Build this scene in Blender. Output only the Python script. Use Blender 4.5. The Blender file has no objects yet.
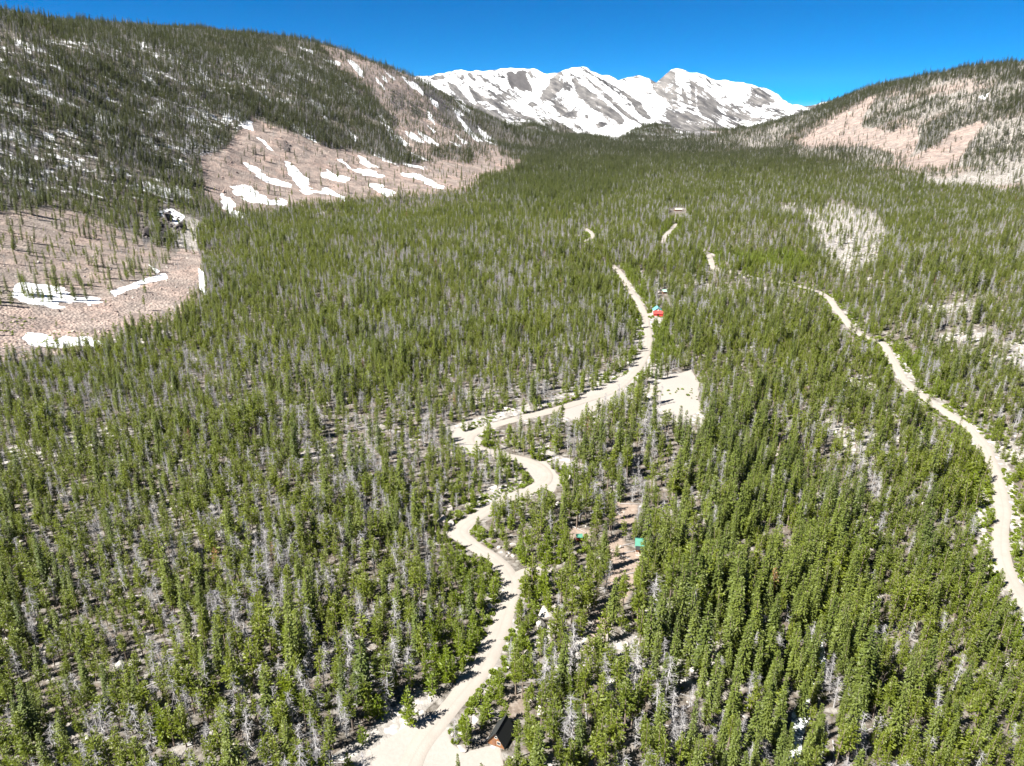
import bpy, bmesh, math
import numpy as np
from mathutils import Vector, Matrix, Euler

S = bpy.context.scene
COL = S.collection
rng = np.random.default_rng(7)
R = math.radians

# ------------------------------------------------------------------ camera, sky, sun, exposure
CAM_H, PITCH, FPX, W, H = 130.0, R(21.0), 710.0, 1024, 766
cam_d = bpy.data.cameras.new('camera'); cam = bpy.data.objects.new('camera', cam_d); COL.objects.link(cam)
cam.location = (0, 0, CAM_H); cam.rotation_euler = (R(90) - PITCH, 0, 0)
cam_d.sensor_width = 36.0; cam_d.lens = 36.0 * FPX / W
cam_d.clip_start = 1.0; cam_d.clip_end = 40000.0
S.camera = cam

SUN_EL = R(50.0); SUN_TR = Vector((0.88, 0.47, 0)).normalized()      # the way shadows fall
world = bpy.data.worlds.new('World'); S.world = world; world.use_nodes = True
nt = world.node_tree; nt.nodes.clear()
sky = nt.nodes.new('ShaderNodeTexSky'); sky.sky_type = 'NISHITA'; sky.sun_disc = False
sky.sun_elevation = SUN_EL; sky.sun_rotation = math.atan2(-SUN_TR.x, -SUN_TR.y) % (2 * math.pi)
sky.altitude = 3100; sky.air_density = 0.6; sky.dust_density = 0.0; sky.ozone_density = 6.0
hsv = nt.nodes.new('ShaderNodeHueSaturation'); hsv.inputs['Saturation'].default_value = 1.9; hsv.inputs['Value'].default_value = 0.72
bg = nt.nodes.new('ShaderNodeBackground'); bg.inputs['Strength'].default_value = 0.05
out = nt.nodes.new('ShaderNodeOutputWorld')
nt.links.new(sky.outputs[0], hsv.inputs['Color']); nt.links.new(hsv.outputs[0], bg.inputs[0]); nt.links.new(bg.outputs[0], out.inputs[0])
sd = bpy.data.lights.new('sun', 'SUN'); sd.energy = 5.0; sd.angle = R(0.5); sd.color = (1.0, 0.955, 0.88)
sun = bpy.data.objects.new('sun', sd); COL.objects.link(sun)
D = Vector((SUN_TR.x * math.cos(SUN_EL), SUN_TR.y * math.cos(SUN_EL), -math.sin(SUN_EL)))
sun.rotation_euler = D.to_track_quat('-Z', 'Y').to_euler(); sun.location = (-300, -150, 500)
S.view_settings.view_transform = 'Standard'; S.view_settings.look = 'None'
S.view_settings.exposure = 1.93; S.view_settings.gamma = 1.0; S.view_settings.use_curve_mapping = False
S.cycles.max_bounces = 5; S.cycles.diffuse_bounces = 3; S.cycles.transmission_bounces = 3; S.cycles.transparent_max_bounces = 4
S.cycles.caustics_reflective = False; S.cycles.caustics_refractive = False

# ------------------------------------------------------------------ numeric helpers
cP, sP = math.cos(PITCH), math.sin(PITCH)
def ray(px, py):
    u = (px - 512.0) / FPX; v = (383.0 - py) / FPX
    return u, cP + v * sP, -sP + v * cP
def at_depth(px, py, Y):                       # a point seen at that pixel, Y metres up the valley
    u, yy, zz = ray(px, py); t = Y / yy
    return (u * t, Y, CAM_H + zz * t)
def at_level(px, py, z=0.0):
    u, yy, zz = ray(px, py); t = (z - CAM_H) / zz
    return (u * t, yy * t, z)
def project(x, y, z):
    dz = z - CAM_H
    f = y * cP - dz * sP; up = y * sP + dz * cP
    f = np.where(f < 1, 1, f)
    px = 512 + FPX * x / f; py = 383 - FPX * up / f
    return np.where(y * cP - dz * sP < 1, -9999, px), py
def hash2(ix, iy, seed):
    h = (ix.astype(np.int64) * 374761393 + iy.astype(np.int64) * 668265263 + seed * 1442695041) & 0xFFFFFFFF
    h = ((h ^ (h >> 13)) * 1274126177) & 0xFFFFFFFF
    return ((h ^ (h >> 16)) & 0xFFFFFF) / float(0xFFFFFF)
def vnoise(x, y, seed=0):
    ix = np.floor(x); iy = np.floor(y); fx = x - ix; fy = y - iy
    fx = fx * fx * fx * (fx * (fx * 6 - 15) + 10); fy = fy * fy * fy * (fy * (fy * 6 - 15) + 10)
    ix = ix.astype(np.int64); iy = iy.astype(np.int64)
    a = hash2(ix, iy, seed); b = hash2(ix + 1, iy, seed); c = hash2(ix, iy + 1, seed); d = hash2(ix + 1, iy + 1, seed)
    return (a + (b - a) * fx) + ((c + (d - c) * fx) - (a + (b - a) * fx)) * fy
def fbm(x, y, lam, octv=4, seed=0, gain=0.5):
    s = np.zeros_like(x); amp = 1.0; tot = 0
    for o in range(octv):
        k = 2.0 ** o / lam
        s += amp * (vnoise(x * k + 17.3 * o, y * k - 9.1 * o, seed + o) - 0.5) * 2; tot += amp; amp *= gain
    return s / tot
def sstep(a, b, x):
    t = np.clip((x - a) / (b - a), 0, 1); return t * t * (3 - 2 * t)

# ------------------------------------------------------------------ the lie of the land: control heights, smoothly interpolated
cps = []
for px, py in [(0, 385), (60, 372), (120, 348), (205, 300), (228, 238), (285, 215), (350, 203), (420, 197), (480, 190), (505, 178), (527, 161), (505, 150)]:
    cps.append(at_level(px, py, 0.0))                                       # foot of the western hill
for px, py in [(780, 151), (850, 166), (930, 186), (1024, 197)]:
    cps.append(at_level(px, py, 4.0))                                       # foot of the eastern hill
for x, y, z in [(0, -300, 5), (-300, -300, 5), (300, -300, 0), (0, 60, 0), (-120, 130, 2), (120, 130, -4), (0, 250, 0), (-180, 300, 0), (180, 300, -3),
                (0, 450, 0), (150, 480, -3), (330, 420, 3), (-150, 520, 0), (100, 700, 0), (350, 650, 2), (-150, 800, 0), (150, 1000, 0), (450, 900, 2), (100, 1400, 0), (500, 1300, 0),
                (300, 1800, 0), (650, 1900, 0), (250, 2500, 0), (600, 2600, 0), (300, 3200, 0), (700, 3200, 5), (60, 2500, 0), (600, 600, 8), (900, 900, 14), (500, 300, 6), (800, 200, 20),
                (-420, 100, 15), (-700, 100, 110), (-1000, 300, 230), (-420, 300, 45), (1200, 600, 60), (1500, 1200, 160), (-1500, 800, 330), (-1600, -500, 250), (1500, -500, 60), (0, -1500, 20)]:
    cps.append((x, y, z))
ridgeL = [(-100, 10, -930), (0, 19, -900), (100, 24, -900), (200, 32, -880), (260, 38, -800), (305, 41, -700), (357, 57, -560), (386, 67, -480), (412, 80, -400), (440, 101, -300), (470, 121, -185)]
for px, py, x in ridgeL:
    u, yy, zz = ray(px, py); t = x / u
    cps.append((x, yy * t, CAM_H + zz * t))
    cps.append((x - 380, yy * t + 150, (CAM_H + zz * t) * 0.98))
ridgeR = [(1100, 62, 1500), (1024, 66, 1500), (970, 70, 1500), (920, 79, 1500), (870, 90, 1460), (830, 105, 1380), (808, 116, 1250)]
for px, py, x in ridgeR:
    u, yy, zz = ray(px, py); t = x / u
    cps.append((x, yy * t, CAM_H + zz * t)); cps.append((x + 350, yy * t + 250, (CAM_H + zz * t) * 0.95))
for px, py in [(500, 142), (560, 138), (620, 138), (690, 141), (740, 141), (790, 141)]: cps.append(at_depth(px, py, 3950))
cps += [at_depth(655, 126, 3600), at_depth(530, 126, 3950), at_depth(600, 139, 3500), at_depth(745, 137, 3700)]
ridgeM = [(360, 76, 5300), (419, 79, 5250), (456, 72, 5300), (501, 70.5, 5500), (535, 69, 5300), (565, 68.5, 4950), (589, 70, 5050), (604, 76, 5300), (619, 81, 5600), (650, 78.5, 5450), (671, 71.5, 5000), (681, 71.5, 4950),
          (703, 77.5, 5100), (716, 83, 5250), (729, 89, 5500), (748, 87, 5250), (762, 89, 5200), (778, 96, 5150), (802, 109, 4900), (819, 105, 4700), (840, 100, 4700), (900, 90, 4800)]
for px, py, Y in ridgeM:
    p = at_depth(px, py, Y); cps.append(p)
    cps.append((p[0] * 1.08, Y + 420, p[2] - 130)); cps.append((p[0] * 1.3, Y + 2500, p[2] - 320))
cps += [at_depth(*a) for a in [(560, 118, 4800), (500, 112, 4550), (450, 100, 4700), (530, 95, 5050), (592, 103, 4480), (612, 122, 4180), (575, 100, 4750), (650, 108, 4850), (634, 95, 5150), (690, 105, 4450), (668, 120, 4350),
                               (720, 112, 4650), (735, 128, 4300), (690, 131, 4120), (755, 118, 4600), (775, 122, 4350)]]
CP = np.array(cps, float)
def solve_rbf(P, lam=2.0):
    n = len(P); X = P[:, :2] / 1000.0
    d = np.sqrt(((X[:, None] - X[None]) ** 2).sum(-1)); A = -(d ** 1.4) + np.eye(n) * 0.0 
    A = d ** 1.4
    Q = np.c_[np.ones(n), X]
    M = np.zeros((n + 3, n + 3)); M[:n, :n] = A - np.eye(n) * lam * 1e-3; M[:n, n:] = Q; M[n:, :n] = Q.T
    return X, np.linalg.solve(M, np.r_[P[:, 2], 0, 0, 0])
RX, RW = solve_rbf(CP)
def base_height(x, y):
    x = np.asarray(x, float).ravel() / 1000; y = np.asarray(y, float).ravel() / 1000; o = np.empty_like(x)
    for i in range(0, len(x), 60000):
        a = x[i:i + 60000]; b = y[i:i + 60000]
        d2 = (a[:, None] - RX[None, :, 0]) ** 2 + (b[:, None] - RX[None, :, 1]) ** 2
        o[i:i + 60000] = (d2 ** 0.7) @ RW[:-3] + RW[-3] + RW[-2] * a + RW[-1] * b
    return o

fine = np.radians(np.linspace(-48, 48, 981)); coarse = np.radians(np.arange(56, 305, 8.0))
AZ = np.r_[fine, coarse]; NA = len(AZ)
RR = np.r_[np.geomspace(6, 98, 14), np.geomspace(100, 6800, 1080), np.geomspace(7300, 14000, 7)]; NR = len(RR)
gx = (RR[:, None] * np.sin(AZ)[None]); gy = (RR[:, None] * np.cos(AZ)[None])
fx, fy = gx.ravel(), gy.ravel()
z0 = base_height(fx, fy)
hill = sstep(12, 90, z0); mount = sstep(3700, 4300, fy) * sstep(10, 60, z0)
wx = fx + 40 * fbm(fx, fy, 400, 2, 31); wy = fy + 40 * fbm(fx, fy, 400, 2, 47)
rid = 1 - np.abs(fbm(wx, wy, 260, 4, 5)) * 2
fz = z0 + (1 - hill) * (0.9 * fbm(fx, fy, 45, 4, 3) + 2.0 * fbm(fx, fy, 260, 2, 8)) + hill * (1 - mount) * (8 * (rid - 0.5) + 3.5 * fbm(fx, fy, 60, 4, 12) + 4.5 * (0.5 - np.abs(fbm(wx, wy, 95, 4, 57)) * 2)) \
    + mount * (26 * (1 - np.abs(fbm(wx * 1.3, wy * 0.6, 330, 5, 77, 0.55)) * 2 - 0.5) + 7 * fbm(fx, fy, 90, 4, 15))
gz = fz.reshape(NR, NA)
# what can be seen from the drone's height (anything far behind a ridge gets no trees)
elev = (gz - CAM_H) / RR[:, None]
run = np.maximum.accumulate(np.r_[np.full((1, NA), -99.0), elev[:-1]], 0)
seen = (elev > run - 0.012); seen_strict = (elev > run - 0.0015).ravel()
PX, PY = project(fx, fy, fz)

def gidx(x, y):
    r = np.hypot(x, y); a = np.arctan2(x, y)
    fi = np.interp(r, RR, np.arange(NR)); fj = np.interp(a, fine, np.arange(len(fine)))
    i = np.clip(fi.astype(int), 0, NR - 2); j = np.clip(fj.astype(int), 0, len(fine) - 2)
    return i, j, fi - i, fj - j
def samp(A, x, y, k=None):
    i, j, s, t = k if k else gidx(x, y)
    A = A.reshape(NR, NA)
    return (A[i, j] * (1 - t) + A[i, j + 1] * t) * (1 - s) + (A[i + 1, j] * (1 - t) + A[i + 1, j + 1] * t) * s
def ground(x, y): return float(samp(fz, np.array([x]), np.array([y]))[0])
def on_ground(px, py):                          # where that ray meets the land
    u, yy, zz = ray(px, py); t = np.geomspace(60, 6500, 6000)
    x, y, z = u * t, yy * t, CAM_H + zz * t
    d = z - samp(fz, x, y); k = np.argmax(d < 0)
    if d[k] >= 0: k = int(np.argmin(d))
    return float(x[k]), float(y[k])

# ------------------------------------------------------------------ land cover: traced outlines of snow, talus, rock, clearings
REG = np.where((fy > 3650) | ((fy > 3250) & (fx > -150) & (fx < 900)), 3, np.where((z0 > 6) & (fx < 350), 1, np.where((z0 > 9) & (fx > 350), 2, 0)))
def cover(A, poly, val, soft=1.0, reg=None, wob=0.0, base=(0, 0), k=1.0, mode='max'):
    P = np.array(poly, float) / k + np.array(base)
    m = (PX > P[:, 0].min() - 6) & (PX < P[:, 0].max() + 6) & (PY > P[:, 1].min() - 6) & (PY < P[:, 1].max() + 6) & seen_strict
    if reg is not None: m &= np.isin(REG, reg)
    ix = np.nonzero(m)[0]
    if not len(ix): return
    x, y = PX[ix], PY[ix]
    if wob:
        x = x + wob * fbm(fx[ix], fy[ix], 14, 3, 91); y = y + wob * fbm(fx[ix], fy[ix], 14, 3, 55)
    ins = np.zeros(len(ix), bool); dist = np.full(len(ix), 1e9)
    for a, b in zip(P, np.roll(P, -1, 0)):
        c = ((a[1] > y) != (b[1] > y)); ins ^= c & (x < (b[0] - a[0]) * (y - a[1]) / ((b[1] - a[1]) or 1e-9) + a[0])
        e = b - a; t = np.clip(((x - a[0]) * e[0] + (y - a[1]) * e[1]) / max(e @ e, 1e-9), 0, 1)
        dist = np.minimum(dist, np.hypot(x - a[0] - t * e[0], y - a[1] - t * e[1]))
    w = sstep(-soft, soft, np.where(ins, dist, -dist))
    if mode == 'max': A[ix] = np.maximum(A[ix], w * val)
    else: A[ix] = A[ix] * (1 - w) + val * w
N = len(fx)
snow = np.zeros(N); talus = np.zeros(N); pale = np.zeros(N); dirt = np.zeros(N); gravel = np.zeros(N)
den = np.ones(N); spr = np.full(N, 0.08); dead = np.full(N, 0.24); young = np.zeros(N); tall = np.ones(N)

# western hill
B = dict(base=(200, 100), k=5.984, reg=[0, 1])
for p in [[(180, 65), (250, 85), (310, 140), (320, 190), (280, 180), (220, 115)], [(330, 215), (400, 265), (440, 310), (420, 310), (350, 245)],
          [(260, 380), (340, 400), (420, 460), (540, 500), (560, 525), (470, 515), (380, 485), (320, 430)],
          [(500, 370), (570, 390), (600, 440), (660, 480), (640, 520), (700, 545), (766, 545), (766, 570), (640, 560), (580, 510), (540, 440)],
          [(180, 505), (300, 515), (340, 560), (430, 590), (520, 600), (520, 635), (400, 630), (280, 600), (200, 555)],
          [(120, 560), (170, 575), (215, 625), (200, 655), (290, 690), (220, 705), (140, 650)],
          [(440, 60), (500, 90), (560, 140), (640, 190), (700, 260), (640, 230), (560, 170), (480, 100)]]: cover(snow, p, 1, .8, wob=3.5, **B)
B['base'] = (320, 100)
for p in [[(0, 430), (50, 425), (100, 460), (170, 460), (195, 480), (120, 490), (60, 475), (0, 455)], [(0, 545), (40, 520), (90, 545), (150, 580), (160, 610), (120, 590), (60, 565), (0, 560)],
          [(100, 350), (140, 365), (200, 415), (300, 415), (390, 460), (300, 455), (220, 435), (150, 390)], [(225, 330), (290, 370), (360, 405), (290, 400), (240, 370)],
          [(305, 285), (350, 330), (430, 370), (480, 395), (440, 385), (360, 350), (310, 310)], [(410, 190), (470, 220), (550, 280), (500, 275), (430, 235)],
          [(440, 305), (510, 335), (590, 365), (520, 358)], [(480, 440), (600, 450), (680, 485), (740, 515), (735, 540), (680, 525), (600, 475), (500, 458)],
          [(270, 505), (350, 505), (430, 540), (460, 560), (390, 572), (330, 540)], [(480, 375), (560, 385), (640, 410), (560, 408)], [(580, 185), (640, 215), (715, 270), (680, 267), (620, 230)],
          [(520, 310), (600, 330), (680, 375), (610, 355)], [(340, 70), (390, 120), (440, 190), (420, 192), (370, 135)], [(490, 170), (560, 215), (620, 250), (680, 272), (600, 255), (530, 220)]]: cover(snow, p, 1, 0.7, wob=2.6, **B)
B = dict(base=(240, 0), k=3.83, reg=[1])
for p in [[(405, 225), (440, 235), (470, 275), (475, 300), (450, 280)], [(515, 290), (550, 330), (555, 345), (525, 315)], [(610, 285), (660, 320), (710, 360), (690, 355), (640, 320)],
          [(725, 370), (760, 395), (755, 410), (735, 395)], [(215, 170), (280, 195), (285, 208), (240, 190)], [(320, 225), (390, 240), (380, 252), (330, 236)], [(525, 270), (570, 310), (560, 315)],
          [(550, 268), (600, 305), (590, 308)], [(400, 480), (450, 530), (440, 545)], [(455, 370), (490, 400), (480, 410)], [(800, 400), (850, 440), (840, 450)]]: cover(snow, p, 1, 0.7, wob=1.5, **B)
cover(snow, [(240, 350), (330, 400), (340, 480), (300, 430), (260, 380)], .75, 3, **B)
cover(snow, [(160, 230), (240, 240), (290, 300), (200, 290)], .5, 3, **B)
B = dict(base=(410, 60), k=7.977, reg=[1])
for p in [[(0, 165), (60, 200), (120, 270), (105, 285), (40, 218)], [(155, 295), (225, 370), (220, 388), (165, 335)], [(130, 400), (170, 430), (200, 520), (150, 470)], [(60, 560), (140, 610), (230, 670), (225, 690), (130, 645)],
          [(0, 570), (60, 610), (120, 660), (60, 655), (0, 620)], [(360, 430), (440, 510), (530, 600), (580, 650), (520, 645), (430, 545)], [(340, 280), (430, 360), (490, 420), (480, 435), (400, 375)],
          [(340, 355), (420, 430), (440, 455), (400, 435)], [(350, 580), (430, 640), (500, 670), (420, 665)], [(120, 500), (200, 570), (190, 585)], [(310, 650), (420, 680), (400, 700)], [(530, 520), (600, 580), (700, 660), (680, 680), (590, 640)]]: cover(snow, p, 1, 0.6, wob=1.5, **B)
B = dict(base=(0, 200), k=4.79, reg=[0, 1])
for p in [[(50, 455), (90, 400), (130, 390), (230, 400), (300, 430), (360, 465), (490, 480), (420, 495), (250, 500), (150, 480)], [(105, 670), (150, 635), (220, 635), (260, 655), (400, 655), (500, 680), (500, 705), (330, 712), (250, 695), (150, 700)]]: cover(snow, p, 1, 1.2, wob=6, **B)
cover(snow, [(560, 620), (620, 600), (690, 590), (760, 640), (790, 740), (720, 775), (640, 700), (590, 675)], 1, 2.5, base=(0, 20), k=6.38, reg=[1], wob=3)
cover(snow, [(90, 110), (210, 150), (300, 185), (290, 210), (180, 195), (100, 170)], .75, 4, base=(0, 20), k=6.38, reg=[1])
cover(snow, [(198, 268), (204, 272), (207, 296), (200, 292)], 1, 1.5, reg=[0, 1]); cover(snow, [(150, 212), (172, 208), (186, 216), (178, 226), (166, 218)], .8, 2, reg=[1])
cover(snow, [(110, 292), (146, 279), (164, 274), (168, 278), (146, 284), (115, 296)], 1, 1.0, reg=[0, 1], wob=2); cover(snow, [(148, 264), (160, 271), (157, 274)], 1, .7, reg=[0, 1])
speck = np.zeros(N)
cover(speck, [(-60, 32), (150, 34), (300, 52), (345, 75), (375, 110), (330, 105), (255, 105), (240, 130), (205, 165), (190, 205), (130, 205), (60, 195), (-60, 200)], .5, 5, reg=[1], mode='set')
cover(speck, [(-60, 16), (150, 22), (240, 36), (300, 45), (250, 50), (100, 38), (-60, 34)], .16, 5, reg=[1], mode='set')
snow = np.maximum(snow, speck * (0.66 + 0.5 * fbm(fx, fy, 60, 2, 21) + 1.0 * fbm(fx, fy, 14, 2, 23)))

den[REG == 1] = 1.0; dead[REG == 1] = 0.27
cover(den, [(90, 60), (300, 60), (330, 150), (200, 190), (100, 190)], 1.15, 10, reg=[1], mode='set')
cover(den, [(-60, 215), (60, 205), (120, 228), (190, 258), (160, 277), (100, 303), (-60, 308)], .16, 5, reg=[0, 1], mode='set')
cover(dead, [(-60, 215), (60, 205), (120, 228), (190, 258), (160, 277), (100, 303), (-60, 308)], .1, 5, reg=[0, 1], mode='set')
cover(pale, [(-60, 215), (60, 205), (120, 228), (190, 258), (160, 277), (100, 303), (-60, 308)], .3, 5, reg=[0, 1]); cover(talus, [(-60, 215), (60, 205), (120, 228), (190, 258), (160, 277), (100, 303), (-60, 308)], .48, 5, reg=[0, 1])
tong = [(-60, 375), (-60, 308), (60, 305), (110, 297), (160, 275), (182, 248), (200, 252), (207, 292), (180, 318), (110, 340), (70, 352)]
cover(talus, tong, 1, 2.5, reg=[0, 1], wob=3); cover(den, tong, .015, 3, reg=[0, 1], mode='set')
gul = [(165, 208), (200, 220), (203, 250), (190, 256), (175, 245)]
cover(pale, gul, .9, 3, reg=[1]); cover(den, gul, .25, 3, reg=[1], mode='set')
apron = [(200, 155), (222, 152), (252, 118), (290, 132), (330, 148), (350, 150), (400, 165), (440, 160), (497, 148), (527, 158), (530, 162), (505, 172), (492, 184), (470, 192), (420, 196), (350, 199), (280, 210), (225, 213), (205, 195)]
cover(talus, apron, 1, 2.5, reg=[0, 1], wob=2); cover(den, apron, .055, 2.5, reg=[0, 1], mode='set')
upper = [(316, 42), (357, 54), (412, 77), (455, 109), (500, 147), (470, 165), (420, 158), (400, 146), (394, 130), (372, 105), (350, 85), (338, 68)]
cover(talus, upper, .9, 3, reg=[1]); cover(den, upper, .17, 3, reg=[1], mode='set')
cover(talus, [(410, 78), (440, 98), (500, 145), (480, 145), (440, 112)], .0, 3, reg=[1], mode='set')
cover(den, [(306, 38), (357, 53), (386, 64), (412, 77), (410, 81), (386, 70), (357, 60), (330, 50)], .35, 1.5, reg=[1], mode='set')
cover(den, [(430, 146), (452, 149), (472, 152), (474, 164), (430, 158)], .9, 2, reg=[0, 1], mode='set')
cover(den, [(340, 70), (372, 92), (392, 125), (396, 145), (370, 140), (330, 110)], 1.0, 4, reg=[1], mode='set')
cover(den, [(500, 150), (535, 156), (530, 162), (500, 156)], .4, 1.5, reg=[0, 1], mode='set')
spr[REG == 1] = 0.35
cl_ = np.zeros(N)
for p in [[(392, 295), (425, 300), (440, 345), (410, 350)], [(575, 345), (625, 360), (635, 420), (600, 425), (575, 390)], [(640, 385), (690, 400), (720, 450), (680, 450), (640, 410)], [(730, 410), (800, 455), (815, 510), (770, 480), (740, 445)],
          [(425, 345), (500, 360), (540, 420), (480, 400)], [(540, 420), (600, 440), (610, 490), (560, 480)], [(700, 350), (740, 365), (830, 420), (800, 425), (720, 385)], [(490, 220), (560, 250), (640, 300), (600, 290), (520, 245)]]: cover(cl_, p, 1, 2.0, base=(240, 0), k=3.83, reg=[1], wob=2)
cliffz = np.maximum(cl_, 0)
cover(cliffz, [(138, 215), (148, 214), (151, 240), (144, 246)], 1, 1.5, reg=[1]); cover(cliffz, [(160, 208), (172, 206), (188, 222), (186, 232), (166, 246), (160, 232)], .9, 2, reg=[1]); cover(cliffz, [(284, 138), (292, 146), (290, 158), (284, 152)], .8, 1.5, reg=[1])
# eastern hill
m = REG == 2; talus[m] = 0.3 + 0.5 * fbm(fx[m], fy[m], 120, 3, 88); den[m] = 0.55; dead[m] = 0.22; spr[m] = 0.35; pale[m] = 0.55
for p in [[(50, 465), (200, 405), (330, 330), (420, 285), (560, 215), (650, 215), (560, 330), (545, 400), (700, 430), (766, 430), (766, 570), (640, 540), (560, 520), (300, 530), (200, 525), (130, 485)]]:
    cover(talus, p, .8, 3, base=(770, 60), k=5.984, reg=[2, 0]); cover(den, p, .03, 2, base=(770, 60), k=5.984, reg=[2, 0], mode='set')
for p in [[(-5, 350), (100, 320), (110, 380), (80, 450), (10, 500), (-10, 500)], [(15, 500), (140, 430), (270, 345), (400, 290), (440, 300), (380, 370), (315, 460), (300, 500), (200, 530), (80, 525)]]:
    cover(talus, p, .85, 2, base=(896, 60), k=4.79, reg=[2, 0]); cover(den, p, .03, 2, base=(896, 60), k=4.79, reg=[2, 0], mode='set')
p = [(140, 560), (300, 530), (460, 560), (613, 480), (640, 560), (500, 645), (440, 605), (150, 615)]
cover(pale, p, .62, 3, base=(896, 60), k=4.79, reg=[2, 0]); cover(den, p, .13, 3, base=(896, 60), k=4.79, reg=[2, 0], mode='set')
cover(den, [(780, 140), (830, 102), (870, 87), (920, 76), (970, 67), (1060, 60), (1060, 80), (970, 80), (920, 86), (870, 98), (840, 115), (800, 140), (785, 150)], 1.5, 3, reg=[2], mode='set')
cover(den, [(915, 150), (935, 120), (965, 110), (1000, 95), (1060, 85), (1060, 110), (990, 120), (955, 128), (935, 148)], 1.2, 4, reg=[2], mode='set')
cover(den, [(930, 82), (975, 78), (970, 95), (930, 98)], .22, 4, reg=[2], mode='set')
cover(snow, [(978, 97), (990, 92), (985, 100)], .9, 1.2, reg=[2])
# valley clearings
clear = [([(800, 208), (840, 200), (880, 213), (888, 232), (876, 266), (850, 277), (830, 273), (822, 250), (808, 232)], .2), ([(908, 309), (941, 299), (985, 299), (975, 317), (931, 318)], .2), ([(940, 330), (970, 325), (1000, 330), (990, 346), (945, 345)], .25),
         ([(1000, 345), (1024, 335), (1040, 365), (1010, 375)], .25), ([(775, 205), (800, 200), (806, 216), (784, 220)], .2), ([(455, 395), (475, 385), (500, 395), (480, 408)], .3), ([(840, 380), (870, 372), (884, 392), (850, 398)], .35),
         ([(540, 660), (575, 640), (600, 625), (590, 665), (560, 680)], .5), ([(528, 640), (545, 625), (560, 622), (550, 650), (533, 660)], .25), ([(600, 655), (632, 610), (640, 640), (615, 700), (600, 700)], .4)]
for p, d in clear:
    cover(pale, p, .78, 8, reg=[0, 2], wob=10); cover(den, p, d, 5, reg=[0, 2], mode='set')
sprz = [(705, 400), (745, 395), (790, 450), (835, 520), (865, 590), (872, 680), (850, 800), (650, 800), (665, 600), (690, 490)]
cover(spr, sprz, .62, 45, reg=[0], mode='set'); cover(dead, sprz, .14, 20, reg=[0], mode='set'); cover(den, sprz, .98, 20, reg=[0], mode='set')
pr = [(880, 480), (960, 430), (1060, 640), (1060, 800), (860, 800), (890, 600)]
cover(dead, pr, .14, 20, reg=[0], mode='set'); cover(den, pr, 1.3, 15, reg=[0], mode='set')
cover(den, [(500, 160), (640, 150), (700, 200), (560, 230), (470, 200)], 1.2, 15, reg=[0], mode='set'); cover(spr, [(480, 190), (520, 165), (640, 152), (640, 190), (560, 215)], .5, 12, reg=[0], mode='set')
for p in [[(725, 255), (800, 250), (815, 275), (745, 272)], [(620, 265), (650, 280), (640, 300), (625, 280)], [(648, 320), (668, 325), (680, 362), (652, 365)], [(632, 320), (640, 325), (642, 350), (632, 345)]]:
    cover(young, p, .95, 4, reg=[0]); cover(den, p, 2.2, 4, reg=[0], mode='set'); cover(dead, p, .0, 4, reg=[0], mode='set')
for p in [[(446, 726), (470, 746), (488, 700), (510, 640), (550, 592), (546, 576), (522, 584), (507, 640), (482, 690), (456, 712)], [(440, 694), (466, 664), (488, 615), (497, 575), (487, 562), (474, 600), (460, 640), (436, 684)], [(436, 545), (446, 535), (470, 556), (492, 572), (480, 590), (450, 570)],
          [(962, 440), (985, 460), (994, 520), (992, 560), (1000, 590), (1020, 625), (990, 640), (960, 590), (950, 500)], [(994, 448), (1008, 480), (1014, 520), (1016, 560), (1010, 545), (1004, 480)]]:
    cover(young, p, .6, 5, reg=[0, 2]); cover(den, p, 1.9, 4, reg=[0, 2], mode='set'); cover(dead, p, .04, 4, reg=[0, 2], mode='set')
low = [(400, 600), (300, 640), (260, 766), (0, 766), (0, 600), (200, 540), (330, 560)]
cover(den, low, 1.0, 40, reg=[0], mode='set'); cover(dead, low, .21, 40, reg=[0], mode='set')
yard = [[(604, 537), (622, 536), (628, 548), (645, 558), (640, 575), (628, 600), (612, 606), (610, 575)], [(568, 528), (590, 530), (592, 541), (570, 541)], [(605, 500), (640, 505), (632, 530), (622, 530)], [(600, 606), (622, 600), (600, 650), (580, 655)]]
for p in yard: cover(dirt, p, .75, 2.5, reg=[0], wob=5); cover(den, p, .12, 3, reg=[0], mode='set')
cover(dirt, [(500, 700), (525, 690), (530, 715), (505, 722)], .35, 4, reg=[0]); cover(den, [(492, 708), (518, 696), (527, 712), (514, 766), (480, 766), (476, 745)], .15, 2.5, reg=[0], mode='set')
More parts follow.
